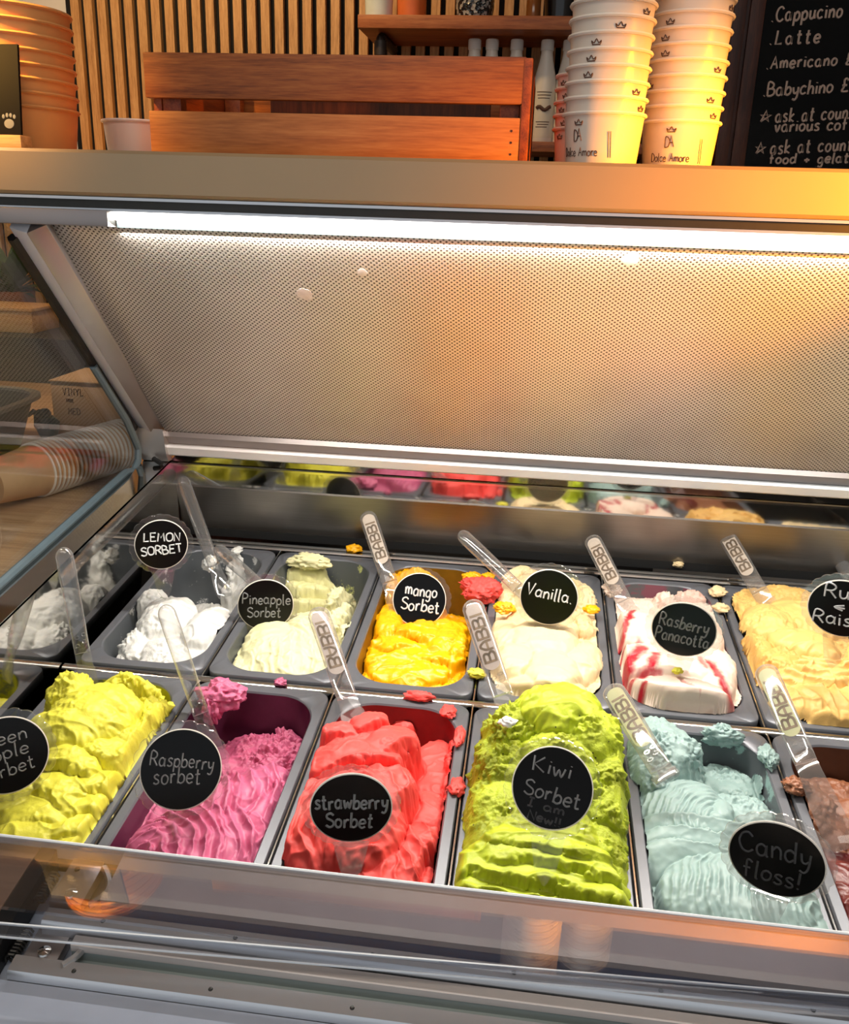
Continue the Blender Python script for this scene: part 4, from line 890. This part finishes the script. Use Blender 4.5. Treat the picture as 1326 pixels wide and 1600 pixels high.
gelato(5, 1, 'caramel coloured rum and raisin gelato heaped rough on its left', GM['rum'], (4, 4, 0, 1), [
    (1205, 955, 32, 40, 48, 0, 32, 1.0), (1188, 1005, 30, 32, 52, 8, 32, 1.7, 0.35), (1220, 1022, 34, 36, 40, 0, 30, 1.5, 0.4), (1265, 945, 33, 60, 48, 0, 30, 0.3), (1258, 995, 37, 46, 36, -20, 26, 0.3, ('flat', 1.4)), (1285, 1040, 33, 70, 36, 8, 26, 0.2, ('arc', 2.4, 12, 0, 60)),
    (1230, 1050, 24, 32, 34, 0, 26, 0.9), (1290, 1080, 25, 64, 34, 4, 26, 0.25, ('lin', 2.0, 17, 10)), (1288, 1108, 17, 20, 44, 0, 24, 0.4), (1318, 1105, 17, 20, 44, 0, 24, 0.3, 0.2), (1262, 1104, 8, 18, 30, 0, 18, 0.7), (1168, 942, 14, 20, 30, 0, 24, 2.0), (1228, 920, 16, 54, 26, 0, 22, 0.9)], seed=6, k=1.5, warp=5, over=6)
gelato(6, 1, 'cream gelato in the pan cut by the right picture edge', GM['vanilla'], (2, 2, 0, 1), [(1420, 1000, 20, 60, 60, 0, 24, 0.6), (1400, 950, 18, 60, 50, 0, 24, 1.0)], seed=7, res=2.0)
gelato(0, 0, 'yellow green apple sorbet piled high with a scraped hollow beside it', GM['apple'], (-10, -44, 110, 150), [
    (140, 1085, 58, 54, 58, 0, 46, 0.6), (112, 1058, 62, 34, 26, 0, 40, 1.8), (205, 1056, 32, 34, 14, -8, 30, 2.0), (228, 1120, 26, 38, 56, 0, 32, 2.0), (110, 1110, 54, 50, 44, 20, 40, 0.5), (175, 1135, 34, 44, 36, 0, 30, 1.4), (190, 1165, 22, 44, 26, 20, 24, 0.5, ('cut', -80, 12)),
    (150, 1160, 36, 40, 24, 24, 28, 1.0, ('cut', -100, 10)), (105, 1172, 40, 40, 32, -10, 30, 0.5, ('cut', -90, 16)), (130, 1212, 25, 48, 36, 12, 24, 0.3, 0.25, ('cut', -60, 16)), (85, 1222, 30, 38, 32, -20, 24, 0.4, ('cut', -110, 14)), (60, 1258, 23, 44, 34, 0, 24, 0.5, ('cut', -80, 16)), (112, 1252, 20, 40, 28, 22, 22, 0.3, ('cut', -60, 12)), (175, 1215, 10, 34, 40, -10, 24, 0.5, 0.3),
    (95, 1285, 17, 40, 28, 10, 22, 0.4, ('cut', -70, 12)), (40, 1290, 19, 44, 32, 0, 24, 0.5), (147, 1270, 7, 28, 44, 0, 22, 0.6), (30, 1210, 30, 44, 44, 0, 28, 0.6), (80, 1320, 13, 60, 40, 0, 24, 0.5)], res=0.9, seed=8, warp=6, tint_noise=0.25, k=1.5, over=4)
gelato(1, 0, 'pink raspberry sorbet swept into folds in front, dug out behind', GM['rasp'], (-26, -68, 0, 50), [
    (400, 1190, -40, 66, 66, 0, 16, 1.6, 0.6), (435, 1172, -32, 28, 56, 0, 18, 2.0, 0.4), (395, 1260, 0, 30, 70, -18, 30, 0.25, ('arc', 2.6, 12, -80, 10)), (358, 1240, 5, 36, 84, -28, 34, 0.2, ('arc', 2.4, 13, -90, -20), ('flat', 1.3)),
    (345, 1295, 7, 44, 66, -16, 30, 0.15, ('arc', 3.0, 13, -80, -40)), (300, 1300, 10, 56, 66, 10, 30, 0.15, ('arc', 2.6, 12, -70, -50), ('flat', 1.3)), (262, 1300, 6, 44, 44, 20, 30, 0.15, ('arc', 2.4, 11, 20, -70)), (398, 1320, -6, 36, 56, -10, 24, 0.3, ('lin', 2.4, 13, -20)), (300, 1345, 2, 66, 44, 0, 28, 0.2, ('arc', 2.4, 12, -60, -60))], res=0.9, seed=9, warp=3, k=1.0, fold=0.4)
gelato(2, 0, 'red strawberry sorbet heaped in layered folds at left, scraped low at right', GM['straw'], (-26, -88, 10, 90), [
    (575, 1190, 22, 50, 80, -6, 50, 0.35), (505, 1262, 26, 44, 76, 8, 36, 0.15, ('arc', 2.2, 13, 60, -10), ('flat', 1.4)), (545, 1250, 35, 56, 70, 10, 36, 0.15, ('arc', 2.6, 14, 30, -60), ('flat', 1.3)), (590, 1222, 35, 42, 50, -20, 30, 0.2, ('lin', 1.6, 17, 40), ('cut', -20, 26)), (562, 1152, 30, 44, 62, 0, 34, 0.5, ('flat', 1.6)), (556, 1170, 37, 50, 34, 14, 22, 0.3, ('cut', -70, 12)), (600, 1155, 36, 34, 44, -30, 24, 0.3, ('cut', -40, 12)), (532, 1136, 34, 28, 20, 0, 16, 0.4, ('cut', -90, 8)), (575, 1122, 38, 26, 22, 20, 18, 0.3, ('cut', -60, 8)),
    (684, 1205, -20, 36, 72, -6, 14, 0.3, ('flat', 1.6)), (662, 1262, -8, 36, 44, 0, 22, 0.3, ('cut', -90, 22)), (706, 1180, -10, 6, 60, 0, 14, 1.8), (665, 1300, -18, 34, 40, 0, 20, 0.25), (632, 1325, 8, 36, 60, -18, 30, 0.2, ('lin', 2.4, 16, 30), ('cut', -10, 18)), (560, 1330, 12, 56, 48, 0, 28, 0.12, ('lin', 1.4, 22, 10), ('flat', 1.4)), (480, 1345, -4, 36, 36, 0, 22, 0.2), (632, 1112, -12, 20, 22, 0, 26, 0.25, 0.1), (640, 1380, -8, 54, 44, 0, 24, 0.25)], res=0.9, seed=10, warp=4, tint_noise=0.12, k=1.0, fold=0.5)
gelato(3, 0, 'lime green kiwi sorbet towering above its pan, crumbly with dark seeds', GM['kiwi'], (0, 0, 0, 1), [
    (880, 1085, 92, 50, 40, 0, 40, 0.35, ('flat', 1.5)), (925, 1115, 84, 40, 40, 0, 46, 1.6), (818, 1112, 72, 40, 40, 0, 46, 2.2, 0.5), (842, 1085, 82, 34, 34, 0, 40, 0.9), (955, 1160, 62, 34, 56, 0, 44, 2.2, 0.35), (800, 1160, 56, 40, 56, 0, 42, 2.2, 0.6), (880, 1145, 72, 50, 50, 0, 44, 1.6, 0.35), (870, 1200, 52, 60, 56, 0, 38, 1.6, 0.3),
    (945, 1210, 48, 38, 56, 0, 40, 2.0, 0.3), (790, 1225, 40, 40, 56, 0, 34, 1.3, 0.3), (790, 1290, 32, 40, 56, 0, 30, 1.0, 0.5), (860, 1275, 40, 58, 54, 0, 30, 0.7, 0.5), (935, 1280, 30, 34, 66, -8, 32, 1.6, 0.25), (850, 1312, 38, 60, 24, -6, 16, 0.35, 0.1, ('cut', -95, 10), ('flat', 1.6)), (850, 1335, 33, 70, 24, -8, 16, 0.25, ('cut', -95, 9), ('flat', 1.6)), (825, 1357, 27, 72, 24, -10, 14, 0.2, ('cut', -98, 9), ('flat', 1.6)), (870, 1374, 22, 70, 20, -8, 14, 0.25, ('cut', -95, 7), ('flat', 1.6)), (800, 1384, 17, 60, 22, -12, 12, 0.2, ('cut', -98, 8), ('flat', 1.6)), (880, 1402, 12, 64, 24, 0, 14, 0.3), (935, 1345, 18, 26, 60, 0, 24, 1.8, 0.15), (940, 1395, 8, 24, 44, 0, 16, 1.8)], res=0.9, seed=11, warp=6, tint_noise=0.55, k=2.0, over=9, fold=0.8)
gelato(4, 0, 'pale blue candy floss gelato fanned in front, torn and rough behind', GM['candy'], (-14, -90, 10, 60), [
    (1030, 1140, 30, 40, 48, 0, 34, 1.5), (1052, 1150, 26, 34, 40, 0, 34, 1.7), (1020, 1180, 20, 28, 40, 0, 34, 1.6), (1150, 1222, -26, 46, 46, 0, 18, 1.6, 0.35), (1200, 1205, -8, 10, 44, 0, 16, 1.8, 0.2), (1150, 1258, -6, 46, 30, 0, 18, 1.0),
    (1075, 1255, 7, 52, 56, 14, 24, 0.08, ('arc', 0.9, 7, 40, -26), ('flat', 1.5)), (1128, 1262, 8, 14, 24, -20, 14, 0.2), (1118, 1275, 7, 14, 14, 30, 10, 0.2),
    (1085, 1292, 4, 70, 34, 14, 16, 0.06, ('tilt', 13, 84), ('cut', 84, 14), ('flat', 1.6)), (1088, 1312, 6, 72, 32, 16, 16, 0.06, ('tilt', 13, 82), ('cut', 82, 13), ('flat', 1.6)), (1092, 1332, 7, 74, 32, 16, 16, 0.06, ('tilt', 13, 80), ('cut', 80, 12), ('flat', 1.6)),
    (1165, 1385, 16, 76, 58, -6, 30, 0.05, ('tilt', 3, 86), ('arc', 1.0, 8, 70, -16), ('flat', 1.5)), (1200, 1425, 5, 80, 30, -10, 18, 0.06, ('flat', 1.4)), (1225, 1442, -4, 26, 20, 0, 14, 0.1)], res=0.9, seed=12, warp=2.5, k=0.6, over=7, fold=0.12)
gelato(5, 0, 'brown chocolate gelato with dark red sauce at the right edge', GM['choc'], (-28, -54, 30, 100), [
    (1272, 1245, 2, 22, 50, 0, 22, 1.6, 0.05), (1292, 1290, -10, 30, 60, 0, 22, 1.6, 0.2), (1300, 1330, -14, 40, 70, 0, 22, 0.5, 0.95), (1325, 1260, -22, 56, 66, 0, 22, 1.3, 0.1), (1330, 1390, -10, 56, 66, 0, 22, 0.5, 0.9), (1248, 1228, 5, 10, 14, 0, 10, 1.0)], res=1.2, seed=13)

# loose crumbs and dropped lumps
def crumb(px, py, h, r, mat, label, seed, sx=1.25, sy=1.0, sz=0.7):
    n, m_ = (64, 32) if r > 0.009 else (36, 18); c = on_pan(px, py, h+r*0.5)
    th = 2*np.pi*np.arange(n)/n; ph = np.pi*(np.arange(1, m_))/m_; TH, PHI = np.meshgrid(th, ph)
    dx, dy, dz = np.cos(TH)*np.sin(PHI), np.sin(TH)*np.sin(PHI), np.cos(PHI)
    K = r*(1+0.38*fbm(dx*1.5+seed*3.1, dy*1.5, dz*1.5, 2)+0.22*(1-2*np.abs(pnoise(dx*3.4+seed, dy*3.4, dz*3.4)))+0.10*fbm(dx*8, dy*8+seed, dz*8, 2))
    V = np.stack([c[0]+dx*K*sx, c[1]+dy*K*sy, c[2]+dz*K*sz], -1)
    mb = MB(); mb.loops([[tuple(q) for q in row_] for row_ in V], True, True); o = tag(mb.build('gelato_crumb', mat, angle=80), label, 'crumb', 'loose crumbs of gelato')
    at = o.data.attributes.new('grain', 'FLOAT', 'POINT'); at.data.foreach_set('value', np.full(len(o.data.vertices), 0.6, dtype=np.float32))
crumb(553, 857, 0.003, 0.0085, GM['mango'], 'orange crumb on the rear rail behind the pineapple and mango pans', 1)
crumb(1060, 882, 0.003, 0.006, GM['vanilla'], 'cream crumb on the rear rail behind the panna cotta pan', 2)
crumb(752, 922, 0.004, 0.020, GM['straw'], 'pinkish red lump on the rims between the mango and vanilla pans', 3)
crumb(738, 902, 0.006, 0.010, GM['mango'], 'orange lump behind the pinkish red lump beside the vanilla pan', 4)
crumb(762, 901, 0.018, 0.007, GM['mango'], 'small orange crumb on top of the pinkish red lump', 14)
crumb(788, 950, 0.018, 0.010, GM['mango'], 'orange smear on the left flank of the vanilla gelato', 5)
crumb(923, 952, 0.012, 0.0075, GM['mango'], 'orange crumb on the right flank of the vanilla gelato', 6)
crumb(745, 1052, 0.002, 0.0075, GM['apple'], 'yellow crumb on the rim at the front left corner of the vanilla pan', 7)
crumb(1058, 1048, 0.034, 0.0045, GM['apple'], 'tiny yellow crumb on the front of the panna cotta gelato', 8)
crumb(1120, 925, 0.003, 0.009, GM['vanilla'], 'cream crumb on the rim between panna cotta and rum pans, rear one', 9)
crumb(1126, 950, 0.003, 0.008, GM['vanilla'], 'cream crumb on the rim between panna cotta and rum pans, nearer one', 10)
crumb(793, 1128, 0.078, 0.0060, GM['lemon'], 'white crumb stuck on the upper left of the kiwi sorbet', 11)
crumb(1243, 1228, 0.002, 0.010, GM['choc'], 'brown lump on the rim left of the chocolate gelato', 12)
crumb(949, 1267, 0.010, 0.0075, GM['kiwi'], 'lime crumb on the right rim of the kiwi pan', 13)

crumb(346, 1086, 0.000, 0.019, GM['rasp'], 'pink lump clinging to the back left corner of the raspberry pan', 15, 1.3, 0.9, 0.75)
crumb(332, 1106, -0.004, 0.012, GM['rasp'], 'smaller pink lump below the one at the back left of the raspberry pan', 16, 0.9, 1.0, 1.2)
crumb(438, 1066, 0.000, 0.0055, GM['rasp'], 'pink speck on the back rim of the raspberry pan', 17)
crumb(484, 877, -0.001, 0.015, GM['pine'], 'pale yellow smear on the back wall of the pineapple pan', 18, 1.9, 0.8, 0.7)
crumb(718, 1150, -0.001, 0.008, GM['straw'], 'red smear on the right rim of the strawberry pan, nearer the front', 19, 0.7, 2.2, 0.6)
crumb(700, 1112, 0.000, 0.007, GM['straw'], 'red smear on the right rim of the strawberry pan, at its rear corner', 20, 1.2, 1.6, 0.6)
crumb(655, 1088, 0.000, 0.009, GM['straw'], 'red smear on the back rim of the strawberry pan', 21, 1.8, 0.7, 0.6)
crumb(714, 1230, -0.003, 0.008, GM['straw'], 'red lump hanging over the right rim beside the scraped strawberry', 22, 1.0, 1.5, 0.6)
crumb(1128, 1150, -0.003, 0.012, GM['candy'], 'pale blue smear on the back wall of the candy floss pan', 23, 1.6, 0.8, 0.9)
crumb(1200, 1184, 0.000, 0.010, GM['candy'], 'pale blue lump on the right rim of the candy floss pan', 24, 0.8, 1.6, 0.8)
crumb(184, 846, 0.000, 0.009, GM['lemon'], 'white smear on the rear left rim of the lemon pan', 25, 1.8, 0.8, 0.5)
crumb(370, 860, 0.000, 0.008, GM['lemon'], 'white smear on the rear right rim of the lemon pan', 26, 0.9, 1.5, 0.5)
crumb(327, 880, -0.012, 0.010, GM['lemon'], 'white smear inside the rear of the lemon pan', 27, 0.9, 1.2, 1.0)
crumb(955, 922, 0.000, 0.012, GM['panna'], 'pinkish lump at the rear left corner of the panna cotta pan', 28, 1.0, 1.0, 0.6)

# ================================================================== flavour signs
def make_sign(px, py, wpx, ratio, turn, rows, ink, label, r_pen=0.0011, D=0.076):
    """disc about 7 cm across in a scalloped clear holder with a spike"""
    P = CAM + ray(px, py)*(FPX*D/wpx)
    to_cam = Vector(CAM - P).normalized()
    tilt = math.acos(min(1, ratio)); el = math.asin(to_cam.z)
    az = math.atan2(to_cam.y, to_cam.x) + R(turn)
    e2 = el - tilt
    n = Vector((math.cos(az)*math.cos(e2), math.sin(az)*math.cos(e2), math.sin(e2)))
    zz = Vector((0, 0, 1)); zz = (zz - n*zz.dot(n)).normalized()
    M = frame(tuple(P), zz, n)
    t = thing('flavour_sign', label, 'sign', group='round black flavour signs', M=M)
    rad = D/2
    def outline(k, off):
        L = []
        for i in range(240):
            a = 2*math.pi*i/240; r = rad*1.19 + 0.0022*(abs(math.sin(a*11))**0.7) + off
            L.append((r*math.cos(a), r*math.sin(a)))
        return L
    mb = MB(); mb.loops([[(x*0.4, 0.0005, z*0.4) for x, z in outline(1, 0)], [(x, 0.0005, z) for x, z in outline(1, -0.0006)], [(x, 0.0011, z) for x, z in outline(1, 0)], [(x, 0.0023, z) for x, z in outline(1, 0)], [(x, 0.0029, z) for x, z in outline(1, -0.0006)], [(x*0.4, 0.0029, z*0.4) for x, z in outline(1, 0)]], True, True)
    mb.build('scalloped_holder', MAT['holder'], t)
    mb = MB(); mb.loops([[(-0.0155, 0.0006, -rad*1.1), (0.0155, 0.0006, -rad*1.1), (0.0155, 0.0028, -rad*1.1), (-0.0155, 0.0028, -rad*1.1)], [(-0.0125, 0.0006, -rad*1.55), (0.0125, 0.0006, -rad*1.55), (0.0125, 0.0028, -rad*1.55), (-0.0125, 0.0028, -rad*1.55)], [(-0.009, 0.0006, -rad*2.0), (0.009, 0.0006, -rad*2.0), (0.009, 0.0028, -rad*2.0), (-0.009, 0.0028, -rad*2.0)], [(-0.001, 0.001, -rad*2.35), (0.001, 0.001, -rad*2.35), (0.001, 0.0024, -rad*2.35), (-0.001, 0.0024, -rad*2.35)]], True, True)
    mb.build('holder_spike', MAT['holder'], t)
    n_ = 72; C = lambda r, y: [(r*math.cos(2*math.pi*i/n_), y, r*math.sin(2*math.pi*i/n_)) for i in range(n_)]
    mb = MB(); mb.loops([C(rad, 0.0004), C(rad, -0.0008), C(rad-0.0004, -0.0012)], True, True); mb.build('chalk_disc', MAT['disc'], t)
    mb = MB(); mb.loops([C(rad+0.0011, 0.0004), C(rad+0.0011, -0.0006), C(rad+0.0001, -0.0010), C(rad+0.0001, 0.0004)]); mb.build('disc_edge', MAT['rim_white'], t)
    rg = random.Random(int(px)); 
    for txt, x0, z0, w, size, tilt_, ik in rows:
        x0, z0, w, size = (q_*D/0.076 for q_ in (x0, z0, w, size))
        mb = MB(); S, tw = lettering(txt, size, 0.14, 0.05, rg); k = w/tw; c_, s_ = math.cos(R(tilt_)), math.sin(R(tilt_))
        pen(mb, S, lambda x, z: (x0+(x*k*c_-z*s_), -0.0013, z0+(x*k*s_+z*c_)), r_pen, 5)
        mb.build('sign_lettering', ik or ink, t)
    return t
CH, CDm, CF = MAT['chalk'], MAT['chalk_dim'], MAT['chalk_faint']
mm = 0.001
make_sign(251.9, 850.8, 78, 0.96, 0, [('LEMON', -25*mm, 7*mm, 52*mm, 13*mm, -3, None), ('SORBET', -30*mm, -16*mm, 60*mm, 13*mm, 2, None)], CH, 'round black sign with capital letters lemon sorbet', D=0.068)
make_sign(415, 945, 84, 0.91, 0, [('Pineapple', -32*mm, 4*mm, 66*mm, 15*mm, -4, None), ('Sorbet', -26*mm, -17*mm, 46*mm, 15*mm, -3, None)], CDm, 'round black sign reading pineapple sorbet in dim lettering', 0.0010, D=0.074)
make_sign(655, 937, 81, 1.0, 0, [('mango', -21*mm, 8*mm, 46*mm, 17*mm, -6, None), ('Sorbet', -27*mm, -14*mm, 56*mm, 17*mm, -6, None)], CH, 'round black sign reading mango sorbet', 0.0012, D=0.074)
make_sign(857.4, 933, 87.5, 0.96, 0, [('Vanilla.', -31*mm, 2*mm, 62*mm, 16*mm, -8, None)], CH, 'round black sign reading vanilla', D=0.073)
make_sign(1068, 983.6, 96, 0.84, 0, [('Rasberry', -30*mm, 4*mm, 58*mm, 17*mm, -5, None), ('Panacotta', -33*mm, -17*mm, 64*mm, 17*mm, -4, None)], CDm, 'black sign reading rasberry panacotta, seen as an oval', 0.0011, D=0.073)
make_sign(1316, 951, 99, 0.86, 0, [('Rum', -22*mm, 14*mm, 44*mm, 18*mm, 0, None), ('&', -12*mm, -4*mm, 14*mm, 13*mm, 0, None), ('Raisin', -30*mm, -24*mm, 60*mm, 17*mm, 2, None)], CH, 'black sign reading rum and raisin, cut by the right picture edge', D=0.073)
make_sign(11, 1180, 118, 0.97, 0, [('Green', -28*mm, 10*mm, 48*mm, 13*mm, 4, None), ('Apple', -26*mm, -5*mm, 46*mm, 13*mm, 4, None), ('Sorbet', -28*mm, -23*mm, 52*mm, 13*mm, 6, None)], CDm, 'round black sign cut by the left edge reading green apple sorbet', 0.0008, D=0.073)
make_sign(283, 1202, 120.7, 0.99, 0, [('Raspberry', -29*mm, 8*mm, 60*mm, 13*mm, -12, None), ('sorbet', -27*mm, -10*mm, 44*mm, 15*mm, -8, None)], CDm, 'round black sign reading raspberry sorbet', 0.0008, D=0.074)
make_sign(548.5, 1262, 125, 0.785, 0, [('strawberry', -34*mm, 0*mm, 68*mm, 16*mm, 0, None), ('Sorbet', -24*mm, -21*mm, 44*mm, 16*mm, -2, None)], CDm, 'black sign reading strawberry sorbet, seen as an oval', 0.0011, D=0.068)
make_sign(862.6, 1230.7, 122.7, 1.0, 0, [('Kiwi', -20*mm, 14*mm, 36*mm, 14*mm, -6, CDm), ('Sorbet', -27*mm, -8*mm, 54*mm, 14*mm, -10, CDm), ('I am', -23*mm, -19*mm, 36*mm, 8*mm, -8, CF), ('New!!', -21*mm, -31*mm, 32*mm, 8*mm, -8, CF)], CDm, 'round black sign reading kiwi sorbet with two faint extra lines', 0.0009, D=0.069)
make_sign(1212.6, 1342.5, 140, 0.74, 0, [('Candy', -30*mm, -1*mm, 56*mm, 21*mm, 5, None), ('floss!', -24*mm, -26*mm, 46*mm, 18*mm, 3, None)], CF, 'black sign reading candy floss, seen as a wide oval', 0.0010, D=0.073)

# ================================================================== spatulas
HL = 0.124
def make_spatula(bx_, by_, bh, tx, ty, label, card=None, yaw=0.0, blade=0.10, mirror=False, narrow=False, length=HL, near=False):
    P = on_pan(bx_, by_, bh); d = ray(tx, ty); d = d/np.linalg.norm(d)
    w = CAM - P; b_ = w@d; c_ = w@w - length**2; disc_ = b_*b_-c_
    s = (-b_ + (-1 if near else 1)*math.sqrt(max(disc_, 0))); T = CAM + d*s
    ax = Vector(T-P); length = ax.length; ax.normalize(); fac = Vector(CAM-P).normalized()
    fac = Matrix.Rotation(R(yaw), 3, ax) @ fac
    t = thing('gelato_spatula', label, 'spatula', group='clear handled gelato spatulas', M=frame(tuple(P), ax, fac))
    hw, ht = (0.0105, 0.0085) if narrow else (0.0135, 0.0055)
    def sec(z, kx, ky, n=20): return [(hw*kx*math.copysign(abs(math.cos(a))**0.75, math.cos(a)), ht*ky*math.copysign(abs(math.sin(a))**0.75, math.sin(a)), z) for a in [2*math.pi*i/n for i in range(n)]]
    zs = [(-0.004, 0.86, 0.5), (0.004, 0.88, 0.75), (0.014, 0.88, 0.9), (0.05, 0.95, 1.0), (length-0.03, 1.0, 1.0)]
    for k in range(1, 8): a = math.pi/2*k/7.3; zs.append((length-0.0135+0.0135*math.sin(a), math.cos(a), max(0.25, math.cos(a)**0.6)))
    mb = MB(); mb.loops([sec(*q) for q in zs], True, True); h_ = mb.build('handle', MAT['clear'], t)
    mb = MB(); bw = hw*0.86
    bs = lambda z, w_, y: [(-w_, y-0.0011, z), (w_, y-0.0011, z), (w_, y+0.0011, z), (-w_, y+0.0011, z)]
    mb.loops([bs(-0.004, bw, 0), bs(-0.02, bw*1.02, 0), bs(-blade*0.5, bw*1.2, 0.001), bs(-blade*0.85, bw*1.3, 0.003), bs(-blade, bw*1.0, 0.005)], True, True); mb.build('blade', MAT['clear'], t, bevel=0.0006)
    mb = MB()
    for (x, z) in ((-0.004, 0.006), (0.0045, 0.010), (-0.003, 0.016), (0.005, 0.0185)):
        mb.tube([(x+0.0030*math.cos(a)*hw/0.0135, -ht*0.93, z+0.0019*math.sin(a)) for a in [2*math.pi*i/14 for i in range(15)]], 0.0006, 5)
    mb.build('neck_dimples', MAT['holder'], t)
    if card is not None:
        z0, z1 = 0.028, length-0.005; iw = 0.0098
        L = []
        for k in range(41):
            a = math.pi*k/40; L.append((iw*math.cos(a), z1-iw+iw*math.sin(a)))
        for k in range(41):
            a = math.pi+math.pi*k/40; L.append((iw*math.cos(a), z0+iw+iw*math.sin(a)))
        mb = MB(); mb.prism(L, 'y', -0.0002, 0.0002); i_ = mb.build('label_card', card, h_)
        mb = MB(); zz = z0+0.0105; cap = 0.0138; step = 0.0118
        # bold capitals, read from the neck towards the tip, tops to the left
        GB = {'B': [[(0, 0), (0, 1)], [(0, 0.97), (0.55, 0.97), (0.72, 0.78), (0.55, 0.53), (0.05, 0.53)], [(0.55, 0.53), (0.8, 0.28), (0.6, 0.03), (0, 0.03)]], 'A': [[(0.02, 0), (0.05, 0.6), (0.38, 0.98), (0.71, 0.6), (0.74, 0)], [(0.05, 0.38), (0.72, 0.38)]], 'I': [[(0.1, 0), (0.1, 1)]]}
        cur = 0.0
        for ch in 'BABBI':
            for st in GB[ch]:
                pts = []
                for x, y in (smooth_line(st, 4) if len(st) > 2 else st):
                    zv = zz + (cur + x)*0.0155; xv = -(y-0.5)*cap
                    if mirror: xv = -xv
                    pts.append((xv, -0.0006, zv))
                # flat broad stroke
                for a_, b2 in zip(pts[:-1], pts[1:]):
                    A_, B_ = Vector(a_), Vector(b2); dd = (B_-A_); dd.normalize(); sd_ = Vector((-dd.z, 0, dd.x))*0.00145; A_ = A_-dd*0.0010; B_ = B_+dd*0.0010
                    q = [A_-sd_, B_-sd_, B_+sd_, A_+sd_]
                    mb.add([tuple(v) for v in q]+[tuple(v+Vector((0, 0.0003, 0))) for v in q], [(0, 1, 2, 3), (7, 6, 5, 4), (0, 4, 5, 1), (1, 5, 6, 2), (2, 6, 7, 3), (3, 7, 4, 0)])
            cur += 0.46 if ch == 'I' else 1.0
        mb.build('brand_lettering', MAT['ink'], i_)
    return t
IN, IG, IO = MAT['insert'], MAT['insert_grey'], MAT['insert_olive']
_P, _T = on_pan(333, 880, 0.012), on_x(284, 746, XW+0.014)
make_spatula(333, 880, 0.012, 284, 746, 'bare clear spatula standing behind the lemon sorbet sign', None, 0, 0.06, narrow=True, length=float(np.linalg.norm(_T-_P)), near=bool((_T-_P)@ray(284, 746) < 0))
make_spatula(402, 912, 0.020, 338, 856, 'bare clear spatula leaning behind the pineapple sign', None, 0, 0.05, narrow=True, length=0.11)
make_spatula(607, 905, 0.010, 572, 800, 'lettered spatula standing in the back left of the mango sorbet', IN, 0, 0.06)
make_spatula(805, 915, 0.025, 718, 832, 'clear spatula stained yellow inside, leaning behind the vanilla sign', None, 0, 0.05, narrow=True)
make_spatula(972, 935, 0.015, 922, 838, 'lettered spatula standing in the back left of the panna cotta gelato', IN, 0, 0.05)
make_spatula(1184, 920, 0.020, 1128, 827, 'lettered spatula standing in the back left of the rum and raisin gelato', IN, 0, 0.05)
make_spatula(1350, 935, 0.020, 1308, 872, 'clear spatula tip peeking over the rum and raisin sign', None, 0, 0.05, narrow=True)
make_spatula(128, 1015, 0.040, 98, 855, 'bare clear spatula rising behind the green apple sorbet', None, 0, 0.05, narrow=True)
make_spatula(312, 1110, 0.010, 256, 945, 'bare clear spatula standing at the back left of the raspberry sorbet', None, 0, 0.07, narrow=True)
make_spatula(540, 1085, 0.036, 494, 950, 'lettered spatula in strawberry sorbet, its card seen from behind', IG, 8, 0.05, mirror=True)
make_spatula(783, 1080, 0.050, 735, 938, 'lettered spatula standing at the back left of the kiwi sorbet', IG, 0, 0.06)
make_spatula(1028, 1195, 0.042, 953, 1072, 'lettered spatula lying against the torn back of the candy floss gelato', IO, 0, 0.02)
make_spatula(1256, 1185, 0.030, 1192, 1040, 'lettered spatula standing between candy floss and chocolate pans', IO, 0, 0.10)
